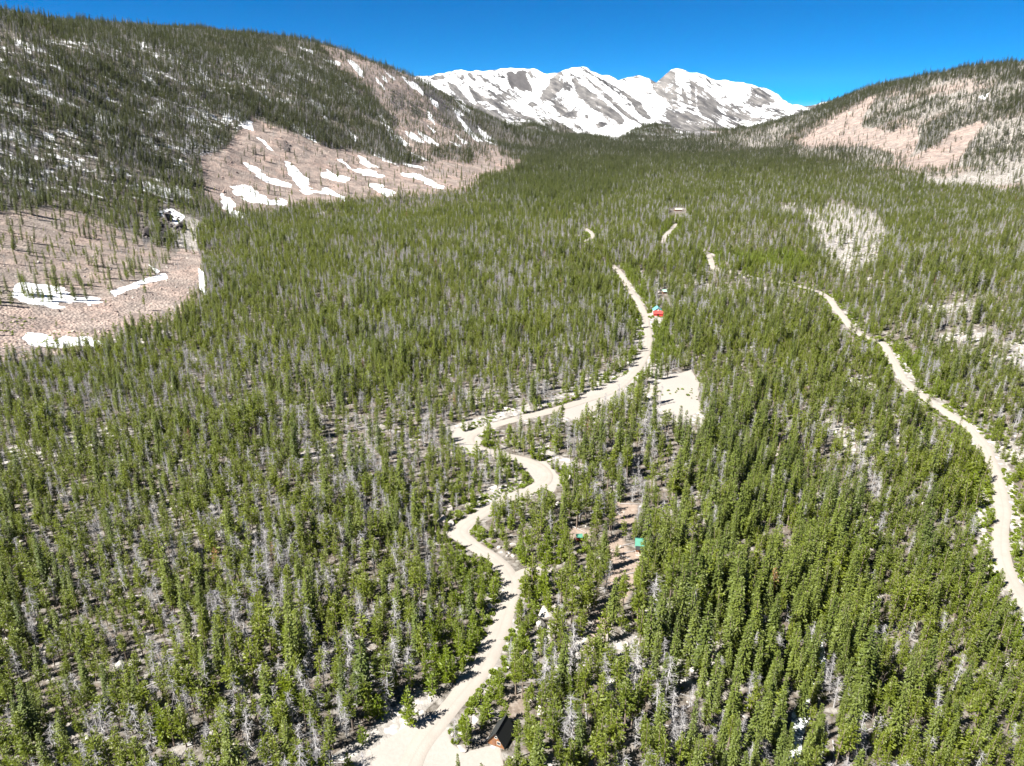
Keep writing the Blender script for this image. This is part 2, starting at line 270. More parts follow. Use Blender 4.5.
# the snowy range: snow everywhere but on traced rock
mt = (REG == 3); rock = np.zeros(N)
def rk(base, polys, v=1.0, soft=.7):
    for q in polys: cover(rock, q, v, soft, base=base, k=7.977, reg=[3], wob=0.8)
cliff = cliffz * (0.7 + 1.6 * fbm(fx, fy, 22, 3, 19)).clip(0, 1)
cover(cliff, [(780, 100), (820, 95), (830, 120), (880, 85), (920, 90), (930, 150), (975, 230), (970, 255), (880, 235), (840, 205), (820, 240), (790, 190)], 1, .7, base=(410, 60), k=7.977, reg=[3])
rk((410, 60), [[(780, 100), (820, 95), (830, 120), (880, 85), (920, 90), (930, 150), (975, 230), (970, 255), (880, 235), (840, 205), (820, 240), (790, 190)],
               [(300, 170), (360, 200), (440, 290), (500, 350), (560, 345), (640, 400), (720, 430), (780, 495), (700, 490), (600, 440), (530, 420), (460, 370), (380, 280), (310, 230)],
               [(470, 200), (520, 250), (600, 300), (680, 320), (760, 370), (860, 420), (1000, 465), (1000, 490), (900, 475), (800, 430), (700, 380), (600, 330), (520, 330), (480, 260)],
               [(40, 170), (120, 190), (260, 250), (330, 290), (400, 360), (480, 420), (530, 450), (520, 500), (560, 600), (580, 630), (540, 600), (460, 490), (380, 400), (300, 330), (200, 290), (100, 230)],
               [(160, 150), (220, 125), (300, 110), (390, 95), (330, 120), (230, 165)], [(400, 150), (420, 110), (450, 160), (440, 180)], [(450, 105), (480, 105), (530, 160), (510, 172)], [(560, 120), (580, 150), (610, 180), (590, 175)],
               [(945, 90), (970, 80), (980, 160), (960, 150)], [(690, 110), (710, 105), (712, 125)], [(690, 190), (715, 200), (720, 240), (705, 230)]])
rk((538, 60), [[(150, 100), (190, 95), (200, 130), (150, 160), (240, 165), (190, 210), (130, 290), (40, 350), (0, 340), (30, 270), (90, 180)],
               [(205, 70), (280, 130), (340, 190), (440, 260), (530, 330), (640, 420), (700, 490), (640, 540), (560, 490), (480, 420), (390, 350), (320, 290), (290, 200), (250, 120)],
               [(340, 100), (400, 150), (500, 220), (600, 320), (740, 440), (800, 480), (720, 470), (620, 380), (520, 280), (440, 210)],
               [(400, 90), (480, 140), (600, 200), (720, 270), (820, 350), (900, 460), (880, 480), (800, 430), (740, 330), (640, 240), (560, 190), (480, 150)],
               [(890, 150), (1021, 110), (1021, 310), (960, 290), (920, 240)], [(460, 510), (550, 510), (470, 570)], [(370, 440), (400, 440), (390, 490)], [(760, 370), (860, 400), (900, 470), (830, 450)]])
rk((538, 60), [[(130, 370), (250, 330), (310, 400), (360, 560), (310, 560), (250, 480), (150, 460)]], .6, 2)
rk((666, 60), [[(0, 110), (40, 85), (110, 90), (70, 110), (80, 200), (90, 330), (130, 400), (60, 390), (0, 330)], [(125, 180), (150, 260), (200, 400), (160, 400), (130, 280)], [(195, 190), (230, 200), (240, 400), (210, 380)],
               [(240, 220), (330, 260), (380, 320), (450, 450), (440, 500), (330, 470), (260, 400)], [(130, 110), (250, 190), (400, 300), (420, 330), (360, 300), (200, 180)], [(540, 360), (660, 440), (600, 430)],
               [(480, 390), (560, 420), (660, 450), (800, 470), (700, 500), (600, 470), (500, 440)], [(310, 130), (350, 190), (440, 240), (400, 215)]])
rk((666, 60), [[(0, 400), (200, 420), (360, 490), (500, 570), (440, 620), (300, 645), (150, 600), (0, 530)]], .8, 1.5)
rk((666, 60), [[(660, 220), (740, 230), (860, 310), (880, 340), (760, 370), (700, 400), (740, 430), (690, 400), (640, 330), (690, 280)]], .75, 2)
rk((794, 90), [[(0, 160), (120, 110), (250, 110), (200, 170), (60, 230), (0, 230)]], .7, 2)
cover(rock, [(672, 100), (700, 85), (735, 100), (775, 110), (800, 116), (790, 130), (745, 136), (700, 142), (650, 128)], .36, 5, reg=[3]); cover(rock, [(440, 85), (500, 85), (540, 110), (560, 125), (500, 130), (460, 105)], .3, 5, reg=[3])
snow[mt] = np.clip(0.74 - 0.66 * rock[mt] - 0.6 * cliff[mt], -0.4, 1)
fst = [(490, 152), (512, 124), (545, 121), (562, 124), (575, 131), (598, 138), (618, 139), (640, 128), (655, 123), (680, 133), (722, 143), (735, 131), (770, 134), (790, 128), (808, 118), (830, 150), (600, 175)]
den[mt] = 0.0; cover(den, fst, .85, 1.5, reg=[3], mode='set')
f2 = np.zeros(N); cover(f2, fst, 1, 2.0, reg=[3]); snow = np.where(mt, snow * (1 - f2) + f2 * (0.42 + 0.35 * fbm(fx, fy, 90, 3, 5)), snow)
dead[mt] = 0.08; spr[mt] = 0.55
farv = sstep(1100, 2000, fy) * (REG == 0); spr = np.maximum(spr, farv * 0.3); dead = np.where(REG == 0, dead - 0.08 * farv, dead)
den = np.where((cliffz > .3) & (fy < 1000), den * .2, den)
# drifting stands
den *= np.where(REG == 0, 1.25, 1.0) * np.clip(1.08 + 0.7 * fbm(fx, fy, 70, 3, 61), 0.15, 1.8)
dead = np.clip(dead + 0.28 * fbm(fx, fy, 60, 3, 71), 0.0, 0.8)
pale = np.maximum(pale, (REG == 0) * 0.75 * sstep(0.15, 0.5, fbm(fx, fy, 38, 4, 81)))

# ------------------------------------------------------------------ roads (traced centre lines laid on the land)
def line_world(pts, n=2.0):
    P = np.array([on_ground(*p) for p in pts])
    Q = [P[0]]
    for i in range(len(P) - 1):                                    # Catmull-Rom
        a = P[max(i - 1, 0)]; b = P[i]; c = P[i + 1]; d = P[min(i + 2, len(P) - 1)]
        m = max(2, int(np.hypot(*(c - b)) / n))
        for t in np.linspace(0, 1, m + 1)[1:]:
            Q.append(0.5 * (2 * b + (c - a) * t + (2 * a - 5 * b + 4 * c - d) * t * t + (3 * b - a - 3 * c + d) * t ** 3))
    return np.array(Q)
ROADS = [
    ('dirt_road', 'main', [(405, 775), (419, 747), (440, 720), (457, 699), (478, 673), (493, 646), (504, 617), (512, 592), (511, 578), (498, 562), (479, 549), (466, 540), (460, 532), (464, 525), (480, 515), (505, 500), (532, 489), (546, 480), (545, 471), (528, 462), (500, 455), (477, 448), (468, 439), (478, 431), (510, 421), (555, 410), (590, 399), (615, 389), (632, 374), (644, 358), (648, 340), (645, 318), (639, 303), (629, 289), (621, 274), (614, 267)], 5.1),
    ('dirt_road', 'east', [(1060, 650), (1026, 606), (1011, 582), (1002, 557), (1001, 535), (1003, 510), (996, 478), (986, 450), (970, 429), (947, 414), (926, 399), (905, 381), (894, 363), (884, 345), (868, 338), (854, 330), (840, 313), (824, 295), (800, 287), (766, 280), (735, 273), (715, 269), (710, 258), (706, 252)], 4.8),
    ('driveway', 'cabin', [(645, 316), (653, 314), (662, 314)], 5.0), ('driveway', 'turnout', [(511, 580), (525, 572), (540, 570), (551, 572)], 4.0), ('driveway', 'bend', [(704, 252), (711, 254), (716, 256)], 5),
    ('dirt_road', 'valley', [(663, 243), (665, 237), (670, 231), (676, 224)], 5.0), ('dirt_road', 'far', [(580, 243), (592, 238), (592, 234), (586, 229)], 5.0)]
for i, rd in enumerate(ROADS): ROADS[i] = rd + (line_world(rd[2], 1.6),)
def road_dist(x, y):
    d = np.full(len(x), 999.0)
    for rd in ROADS:
        P = rd[4]; w = rd[3] / 2
        for a, b in zip(P[:-1:2], np.r_[P[2::2], P[-1:]]):
            m = np.nonzero((x > min(a[0], b[0]) - 30) & (x < max(a[0], b[0]) + 30) & (y > min(a[1], b[1]) - 30) & (y < max(a[1], b[1]) + 30))[0]
            if not len(m): continue
            e = b - a; t = np.clip(((x[m] - a[0]) * e[0] + (y[m] - a[1]) * e[1]) / max(e @ e, 1e-9), 0, 1)
            d[m] = np.minimum(d[m], np.hypot(x[m] - a[0] - t * e[0], y[m] - a[1] - t * e[1]) - w)
    return d
pads = [[(345, 775), (362, 757), (389, 738), (424, 716), (444, 728), (452, 744), (463, 752), (485, 745), (500, 743), (506, 775)],
        [(666, 378), (689, 369), (697, 380), (701, 411), (683, 416), (663, 408), (645, 392), (650, 382)], [(556, 414), (575, 400), (604, 386), (626, 374), (636, 380), (622, 392), (600, 408), (575, 421)],
        [(520, 462), (545, 463), (562, 478), (552, 492), (538, 484)], [(449, 431), (470, 428), (484, 440), (470, 450), (452, 442)], [(444, 533), (456, 524), (474, 512), (486, 512), (472, 528), (466, 545)]]
for p in pads: cover(gravel, p, 1, 1.5, reg=[0], wob=3); cover(den, p, .0, 1.5, reg=[0], mode='set')
banks = [[(533, 402), (580, 390), (625, 370), (636, 362), (640, 368), (600, 385), (560, 402), (538, 410)], [(446, 428), (490, 414), (530, 403), (533, 411), (490, 424), (452, 436)], [(470, 505), (490, 488), (500, 495), (478, 512)],
         [(972, 424), (995, 446), (1012, 472), (1018, 503), (1023, 550), (1015, 550), (1008, 500), (1000, 470), (985, 445)], [(980, 470), (990, 500), (986, 545), (976, 545), (976, 500)], [(640, 315), (646, 345), (636, 352), (632, 330)],
         [(330, 760), (380, 720), (420, 690), (440, 700), (400, 735), (360, 766)], [(884, 342), (905, 360), (915, 382), (903, 375)], [(640, 268), (646, 275), (644, 292), (638, 280)], [(530, 440), (560, 458), (585, 468), (560, 470), (535, 455)]]
for p in banks: cover(pale, p, 1.15, 2.5, reg=[0], wob=4); cover(den, p, .1, 2, reg=[0], mode='set')
rdv = road_dist(fx, fy)
pale = np.maximum(pale, (0.9 - 0.1 * rdv).clip(0, 0.9) * (0.6 + 0.8 * fbm(fx, fy, 9, 3, 14)))

# ------------------------------------------------------------------ materials
def mat(name):
    m = bpy.data.materials.new(name); m.use_nodes = True; t = m.node_tree; t.nodes.clear()
    o = t.nodes.new('ShaderNodeOutputMaterial'); b = t.nodes.new('ShaderNodeBsdfPrincipled'); t.links.new(b.outputs[0], o.inputs[0])
    b.inputs['Roughness'].default_value = 0.85; b.inputs['Specular IOR Level'].default_value = 0.2
    return m, t, b
def nd(t, kind, **kw):
    n = t.nodes.new(kind)
    for k, v in kw.items():
        if k in n.inputs.keys(): n.inputs[k].default_value = v
        else: setattr(n, k, v)
    return n
def mixc(t, fac, a, b):
    n = t.nodes.new('ShaderNodeMix'); n.data_type = 'RGBA'
    for sock, v in ((n.inputs[0], fac), (n.inputs[6], a), (n.inputs[7], b)):
        if isinstance(v, bpy.types.NodeSocket): t.links.new(v, sock)
        elif isinstance(v, (int, float)): sock.default_value = v
        else: sock.default_value = tuple(v) + (1,)
    return n.outputs[2]
def math_(t, op, a, b=0.5, c=None, clamp=False):
    n = t.nodes.new('ShaderNodeMath'); n.operation = op; n.use_clamp = clamp
    for i, v in enumerate((a, b) if c is None else (a, b, c)):
        if isinstance(v, bpy.types.NodeSocket): t.links.new(v, n.inputs[i])
        else: n.inputs[i].default_value = v
    return n.outputs[0]
def ramp(t, v, stops):
    n = t.nodes.new('ShaderNodeValToRGB'); t.links.new(v, n.inputs[0])
    e = n.color_ramp.elements
    while len(e) < len(stops): e.new(0.5)
    for q, (p, c) in zip(e, stops): q.position = p; q.color = tuple(c) + (1,) if not isinstance(c, (int, float)) else (c, c, c, 1)
    return n.outputs[0]
def noise(t, co, scale, detail=4, rough=0.55, w=None):
    n = nd(t, 'ShaderNodeTexNoise', Scale=scale, Detail=detail, Roughness=rough); t.links.new(co, n.inputs['Vector']); return n.outputs[0]
def plain(name, col, rough=0.8, scale=3.0, var=0.25, metal=0.0):
    m, t, b = mat(name); co = t.nodes.new('ShaderNodeTexCoord').outputs['Object']
    n = noise(t, co, scale, 5, 0.65)
    c = mixc(t, n, [v * (1 - var) for v in col], [min(1, v * (1 + var)) for v in col]); t.links.new(c, b.inputs['Base Color'])
    b.inputs['Roughness'].default_value = rough; b.inputs['Metallic'].default_value = metal
    return m

def ground_material():
    m, t, b = mat('mountain_ground')
    geo = t.nodes.new('ShaderNodeNewGeometry'); co = geo.outputs['Position']
    at = {k: nd(t, 'ShaderNodeAttribute', attribute_name=k).outputs['Fac'] for k in ('snow', 'talus', 'pale', 'dirt', 'gravel', 'cliff', 'mount')}
    nb = noise(t, co, 0.03, 5, 0.6); nm = noise(t, co, 0.22, 5, 0.65); ns = noise(t, co, 1.1, 4, 0.7)
    vor = nd(t, 'ShaderNodeTexVoronoi', Scale=0.55, Randomness=1.0); t.links.new(co, vor.inputs['Vector'])
    vorb = nd(t, 'ShaderNodeTexVoronoi', Scale=0.19, Randomness=1.0); t.links.new(co, vorb.inputs['Vector'])
    vcol = t.nodes.new('ShaderNodeSeparateColor'); t.links.new(vor.outputs['Color'], vcol.inputs[0])
    vcol2 = t.nodes.new('ShaderNodeSeparateColor'); t.links.new(vorb.outputs['Color'], vcol2.inputs[0])
    floor_ = ramp(t, ns, [(0.3, (0.03, 0.027, 0.02)), (0.46, (0.07, 0.062, 0.05)), (0.6, (0.115, 0.104, 0.092)), (0.72, (0.21, 0.20, 0.19))])
    floor_ = mixc(t, ramp(t, nm, [(0.45, 0), (0.62, 0.55)]), floor_, (0.115, 0.088, 0.07))
    stones = ramp(t, vcol.outputs[0], [(0.0, (0.21, 0.195, 0.18)), (0.5, (0.32, 0.305, 0.285)), (1.0, (0.45, 0.435, 0.41))])
    stone_m = math_(t, 'MULTIPLY', ramp(t, vor.outputs['Distance'], [(0.35, 1), (0.7, 0)]), ramp(t, vcol.outputs[1], [(0.42, 0), (0.5, 1)]))
    pk = math_(t, 'MULTIPLY_ADD', nm, 1.4, math_(t, 'SUBTRACT', at['pale'], 1.0), clamp=True)
    pk = ramp(t, pk, [(0.12, 0), (0.42, 1)])
    palec = mixc(t, stone_m, mixc(t, ns, (0.14, 0.128, 0.116), (0.25, 0.235, 0.218)), stones)
    c = mixc(t, pk, floor_, palec)
    c = mixc(t, math_(t, 'MULTIPLY', stone_m, 0.32), c, stones)
    tal = ramp(t, vcol2.outputs[0], [(0, (0.20, 0.148, 0.126)), (0.5, (0.265, 0.195, 0.166)), (1, (0.33, 0.25, 0.212))])
    tal = mixc(t, ramp(t, nb, [(0.35, 0), (0.65, 1)]), tal, mixc(t, vcol.outputs[2], (0.20, 0.172, 0.155), (0.28, 0.24, 0.21)))
    nd2 = noise(t, co, 0.055, 6, 0.72); tal = mixc(t, ramp(t, nd2, [(0.44, 0), (0.56, 0.8)]), tal, (0.125, 0.105, 0.095))
    tal = mixc(t, math_(t, 'MULTIPLY', ramp(t, vor.outputs['Distance'], [(0.45, 0), (0.85, 1)]), 0.6), tal, (0.11, 0.085, 0.075))
    c = mixc(t, ramp(t, math_(t, 'MULTIPLY_ADD', nm, 0.5, math_(t, 'SUBTRACT', at['talus'], 0.25)), [(0.3, 0), (0.55, 1)]), c, tal)
    c = mixc(t, at['dirt'], c, mixc(t, ns, (0.20, 0.15, 0.118), (0.29, 0.23, 0.19)))
    c = mixc(t, ramp(t, math_(t, 'MULTIPLY_ADD', nm, 0.6, math_(t, 'SUBTRACT', at['gravel'], 0.3)), [(0.35, 0), (0.6, 1)]), c, mixc(t, ns, (0.20, 0.183, 0.165), (0.275, 0.255, 0.235)))
    # bare rock of the high range
    sx_ = t.nodes.new('ShaderNodeSeparateXYZ'); t.links.new(co, sx_.inputs[0]); cx_ = t.nodes.new('ShaderNodeCombineXYZ')
    t.links.new(math_(t, 'ADD', math_(t, 'MULTIPLY', sx_.outputs[0], 0.57), math_(t, 'MULTIPLY', sx_.outputs[2], 0.82)), cx_.inputs[0])
    t.links.new(math_(t, 'MULTIPLY', math_(t, 'SUBTRACT', sx_.outputs[0], sx_.outputs[2]), 0.13), cx_.inputs[1]); t.links.new(math_(t, 'MULTIPLY', sx_.outputs[1], 0.1), cx_.inputs[2])
    nr = noise(t, cx_.outputs[0], 0.03, 7, 0.72); nr2 = noise(t, co, 0.012, 6, 0.65); nr3 = noise(t, cx_.outputs[0], 0.009, 4, 0.6)
    rk_ = ramp(t, nr, [(0.38, (0.036, 0.035, 0.037)), (0.5, (0.092, 0.088, 0.086)), (0.62, (0.155, 0.146, 0.14))])
    c = mixc(t, at['mount'], c, rk_)
    c = mixc(t, at['cliff'], c, mixc(t, nr, (0.022, 0.021, 0.023), (0.085, 0.08, 0.08)))
    # snow: traced fields with a ragged melting edge
    rag = math_(t, 'ADD', math_(t, 'MULTIPLY', math_(t, 'SUBTRACT', nm, 0.5), 1.25), math_(t, 'ADD', math_(t, 'MULTIPLY', math_(t, 'SUBTRACT', nr, 0.5), math_(t, 'MULTIPLY', at['mount'], 2.3)), math_(t, 'MULTIPLY', math_(t, 'SUBTRACT', nr2, 0.5), math_(t, 'MULTIPLY', at['mount'], 2.0))))
    nr4 = noise(t, cx_.outputs[0], 0.10, 4, 0.7); rag = math_(t, 'ADD', rag, math_(t, 'MULTIPLY', math_(t, 'SUBTRACT', nr4, 0.5), math_(t, 'MULTIPLY', at['mount'], 1.1)))
    rag = math_(t, 'ADD', rag, math_(t, 'MULTIPLY', math_(t, 'SUBTRACT', nr3, 0.5), math_(t, 'MULTIPLY', at['mount'], 0.8)))
    crisp = math_(t, 'MULTIPLY_ADD', at['mount'], 1.6, 1.0); sm = ramp(t, math_(t, 'MULTIPLY_ADD', math_(t, 'SUBTRACT', math_(t, 'ADD', at['snow'], rag), 0.5), crisp, 0.5), [(0.41, 0), (0.50, 0.55), (0.64, 1)])
    c = mixc(t, sm, c, (0.66, 0.67, 0.69))
    t.links.new(c, b.inputs['Base Color'])
    bump = nd(t, 'ShaderNodeBump', Strength=0.7, Distance=1.0)
    hgt = math_(t, 'ADD', math_(t, 'MULTIPLY', ns, 0.5), math_(t, 'MULTIPLY', vor.outputs['Distance'], math_(t, 'MULTIPLY_ADD', at['talus'], -1.2, math_(t, 'MULTIPLY_ADD', at['gravel'], 0.28, -0.3))))
    hgt = math_(t, 'ADD', hgt, math_(t, 'MULTIPLY', math_(t, 'ADD', nr, math_(t, 'MULTIPLY', nr2, 1.5)), math_(t, 'MULTIPLY', at['mount'], 14.0)))
    hgt = math_(t, 'MULTIPLY', hgt, math_(t, 'MULTIPLY_ADD', sm, -0.75, 1.0)); hgt = math_(t, 'MULTIPLY', hgt, math_(t, 'MULTIPLY_ADD', at['gravel'], -0.8, 1.0))
    t.links.new(hgt, bump.inputs['Height']); t.links.new(bump.outputs[0], b.inputs['Normal'])
    b.inputs['Roughness'].default_value = 0.9
    return m
def road_material():
    m, t, b = mat('packed_gravel'); co = t.nodes.new('ShaderNodeNewGeometry').outputs['Position']
    a = noise(t, co, 0.35, 5, 0.6); d = noise(t, co, 2.5, 4, 0.7)
    w = nd(t, 'ShaderNodeAttribute', attribute_name='across').outputs['Fac']
    c = mixc(t, a, (0.215, 0.195, 0.172), (0.30, 0.275, 0.25)); c = mixc(t, math_(t, 'MULTIPLY', d, 0.45), c, (0.17, 0.15, 0.13))
    ruts = ramp(t, w, [(0.0, 0.35), (0.22, 0.0), (0.42, 0.0), (0.5, 0.3), (0.58, 0.0), (0.8, 0.0), (1.0, 0.35)])
    c = mixc(t, math_(t, 'MULTIPLY', ruts, a), c, (0.14, 0.122, 0.10)); t.links.new(c, b.inputs['Base Color'])
    bump = nd(t, 'ShaderNodeBump', Strength=0.4, Distance=0.15); t.links.new(d, bump.inputs['Height']); t.links.new(bump.outputs[0], b.inputs['Normal'])
    return m
def leaf_material(name, dark, light, yellow, transl=0.3):
    m, t, b = mat(name); t.nodes.remove(b)
    o = [n for n in t.nodes if n.type == 'OUTPUT_MATERIAL'][0]
    rnd = t.nodes.new('ShaderNodeObjectInfo').outputs['Random']; geo = t.nodes.new('ShaderNodeNewGeometry'); co = geo.outputs['Position']
    isl = geo.outputs['Random Per Island']
    big = noise(t, co, 0.018, 3, 0.5)
    c = mixc(t, rnd, dark, light); c = mixc(t, math_(t, 'MULTIPLY', ramp(t, big, [(0.35, 0), (0.65, 1)]), 0.65), c, yellow)
    c = mixc(t, math_(t, 'MULTIPLY', isl, 0.35), c, [v * 0.5 for v in dark])
    sp_ = t.nodes.new('ShaderNodeSeparateXYZ'); t.links.new(co, sp_.inputs[0])          # needle colour mixes darker with height and distance up the valley
    mr_ = nd(t, 'ShaderNodeMapRange', interpolation_type='SMOOTHSTEP'); t.links.new(math_(t, 'ADD', math_(t, 'MULTIPLY', sp_.outputs[1], 0.34), math_(t, 'MULTIPLY', sp_.outputs[2], 9.0)), mr_.inputs[0]); mr_.inputs[1].default_value = 260; mr_.inputs[2].default_value = 1050; mr_.inputs[3].default_value = 0; mr_.inputs[4].default_value = 0.95
    c = mixc(t, mr_.outputs[0], c, mixc(t, rnd, (0.020, 0.030, 0.015), (0.048, 0.060, 0.027)))
    df = t.nodes.new('ShaderNodeBsdfDiffuse'); tr = t.nodes.new('ShaderNodeBsdfTranslucent'); gl = nd(t, 'ShaderNodeBsdfGlossy', Roughness=0.55)
    gl.inputs['Color'].default_value = (0.9, 0.9, 0.85, 1)
    t.links.new(c, df.inputs[0]); t.links.new(mixc(t, 0.5, c, yellow), tr.inputs[0])
    mx = nd(t, 'ShaderNodeMixShader'); mx.inputs[0].default_value = transl; t.links.new(df.outputs[0], mx.inputs[1]); t.links.new(tr.outputs[0], mx.inputs[2])
    m2 = nd(t, 'ShaderNodeMixShader'); m2.inputs[0].default_value = 0.035; t.links.new(mx.outputs[0], m2.inputs[1]); t.links.new(gl.outputs[0], m2.inputs[2]); t.links.new(m2.outputs[0], o.inputs[0])
    return m
M_ground = ground_material(); M_road = road_material()
M_pine = leaf_material('pine_needles', (0.096, 0.132, 0.010), (0.160, 0.200, 0.016), (0.185, 0.222, 0.010), 0.42)
M_spruce = leaf_material('spruce_needles', (0.062, 0.092, 0.020), (0.135, 0.168, 0.028), (0.145, 0.18, 0.02), 0.34)
M_young = leaf_material('young_needles', (0.13, 0.19, 0.006), (0.18, 0.24, 0.010), (0.20, 0.25, 0.006), 0.48)
M_rust = leaf_material('rusty_needles', (0.17, 0.075, 0.035), (0.26, 0.13, 0.06), (0.28, 0.17, 0.06))
M_bark = plain('bark', (0.17, 0.135, 0.11), 0.95, 2.0, 0.3); M_grey = plain('weathered_wood', (0.265, 0.258, 0.26), 0.9, 1.5, 0.3)
def rock_material():
    m, t, b = mat('granite'); co = t.nodes.new('ShaderNodeTexCoord').outputs['Object']; rnd = t.nodes.new('ShaderNodeObjectInfo').outputs['Random']
    n = noise(t, co, 2.2, 6, 0.7); c = ramp(t, n, [(0.3, (0.18, 0.165, 0.15)), (0.5, (0.33, 0.31, 0.285)), (0.7, (0.47, 0.45, 0.42))])
    c = mixc(t, math_(t, 'MULTIPLY', rnd, 0.5), c, (0.28, 0.235, 0.205)); t.links.new(c, b.inputs['Base Color'])
    bump = nd(t, 'ShaderNodeBump', Strength=0.6, Distance=0.2); t.links.new(n, bump.inputs['Height']); t.links.new(bump.outputs[0], b.inputs['Normal']); return m
def talus_rock_material():
    m, t, b = mat('talus_stone'); rnd = t.nodes.new('ShaderNodeObjectInfo').outputs['Random']
    c = ramp(t, rnd, [(0, (0.15, 0.112, 0.098)), (0.5, (0.27, 0.2, 0.172)), (1, (0.36, 0.29, 0.25))]); t.links.new(c, b.inputs['Base Color']); return m
M_rock = rock_material(); M_trock = talus_rock_material()

# ------------------------------------------------------------------ object helpers
def tag(o, label=None, cat=None, group=None, kind=None):
    if label: o['label'] = label
    if cat: o['category'] = cat
    if group: o['group'] = group
    if kind: o['kind'] = kind
    return o
def mesh_np(name, V, F, m=None, smooth=False):
    me = bpy.data.meshes.new(name); V = np.asarray(V, np.float32); F = np.asarray(F, np.int32); n, k = F.shape
    me.vertices.add(len(V)); me.vertices.foreach_set('co', V.ravel()); me.loops.add(n * k); me.loops.foreach_set('vertex_index', F.ravel())
    me.polygons.add(n); me.polygons.foreach_set('loop_start', np.arange(0, n * k, k, dtype=np.int32)); me.polygons.foreach_set('loop_total', np.full(n, k, np.int32))
    me.polygons.foreach_set('use_smooth', np.full(n, smooth)); me.update(calc_edges=True)
    if m: me.materials.append(m)
    return me
def link(name, me, parent=None):
    o = bpy.data.objects.new(name, me); COL.objects.link(o)
    if parent: o.parent = parent
    return o
def empty(name, loc=(0, 0, 0), rz=0.0):
    o = bpy.data.objects.new(name, None); COL.objects.link(o); o.location = loc; o.rotation_euler = (0, 0, rz); o.empty_display_size = 0.5; return o

# ------------------------------------------------------------------ the land: floor, two hills, snowy range (one continuous sheet, split by kind)
idx = np.arange(NR * NA).reshape(NR, NA); nx = np.roll(idx, -1, 1)
quads = np.stack([idx[:-1].ravel(), nx[:-1].ravel(), nx[1:].ravel(), idx[1:].ravel()], 1)[:, ::-1]
qreg = np.median(np.sort(REG[quads], 1)[:, 1:3], axis=1).astype(int)
allV = np.c_[fx, fy, fz]; mountf = np.where(REG == 3, 1.0 - f2 * 0.6, np.where(REG == 1, sstep(2900, 3200, fy), 0.0))
cover(mountf, [(412, 78), (440, 97), (470, 117), (503, 146), (485, 140), (445, 112)], .75, 3, reg=[1])
attrs = dict(snow=snow, talus=talus, pale=pale, dirt=dirt, gravel=gravel, cliff=cliff, mount=mountf)
for r, nm_, lab, cat in [(0, 'ground', 'forested valley floor of grey brown soil, pale stones and gravel clearings', 'ground'), (1, 'hill', 'western hill with pink talus apron and snow streaks below its rounded crest', 'hill'),
                         (2, 'hill', 'eastern hill of pale rock and pink scree above the valley', 'hill'), (3, 'mountain_range', 'snow covered mountain range with grey rock ribs at valley head', 'mountains')]:
    q = quads[qreg == r]; used, inv = np.unique(q, return_inverse=True)
    me = mesh_np(nm_, allV[used], inv.reshape(-1, 4), M_ground, True)
    for k, A in attrs.items():
        a = me.attributes.new(k, 'FLOAT', 'POINT'); a.data.foreach_set('value', A[used].astype(np.float32))
    tag(link(nm_, me), lab, cat, None, 'structure')

RLAB = {('dirt_road', 'main'): 'winding pale dirt road from the gravel clearing up to the red cabin', ('dirt_road', 'east'): 'pale dirt road curving along the eastern side of the valley', ('driveway', 'cabin'): 'short gravel driveway in front of the red roofed cabin',
        ('driveway', 'turnout'): 'short sandy turnout branching off the dirt road bend', ('driveway', 'bend'): 'small gravel patch at the far end of the eastern road', ('dirt_road', 'valley'): 'short far piece of pale road showing between trees', ('dirt_road', 'far'): 'tiny curved piece of road deep in the forest'}
for nm_, key, _p, wd, P in ROADS:
    n = len(P); tg = np.gradient(P, axis=0); tg /= np.linalg.norm(tg, axis=1)[:, None] + 1e-9; nr_ = np.c_[-tg[:, 1], tg[:, 0]]
    k = 7; sc = np.linspace(-1, 1, k); dd = np.arange(n) * 1.6
    wl = wd / 2 * (1 + 0.22 * fbm(dd, dd * 0, 9, 3, 3)); wr = wd / 2 * (1 + 0.22 * fbm(dd, dd * 0, 9, 3, 33))
    V = []; ac = []
    for i, s_ in enumerate(sc):
        w_ = np.where(s_ < 0, wl, wr) * s_; q = P + nr_ * w_[:, None]
        far = np.hypot(q[:, 0], q[:, 1]); zz = samp(fz, q[:, 0], q[:, 1]) + np.where(abs(s_) < 0.99, 0.10 + far * 0.0003, 0.012 + far * 0.0001)
        V.append(np.c_[q, zz]); ac.append(np.full(n, (s_ + 1) / 2))
    V = np.stack(V, 1).reshape(-1, 3); ac = np.stack(ac, 1).ravel(); g = np.arange(n * k).reshape(n, k)
    F = np.stack([g[:-1, :-1].ravel(), g[:-1, 1:].ravel(), g[1:, 1:].ravel(), g[1:, :-1].ravel()], 1)[:, ::-1]
    me = mesh_np(nm_, V, F, M_road, True); a = me.attributes.new('across', 'FLOAT', 'POINT'); a.data.foreach_set('value', ac.astype(np.float32))
    tag(link(nm_, me), RLAB[(nm_, key)], 'road' if nm_ == 'dirt_road' else 'driveway', None, 'structure')
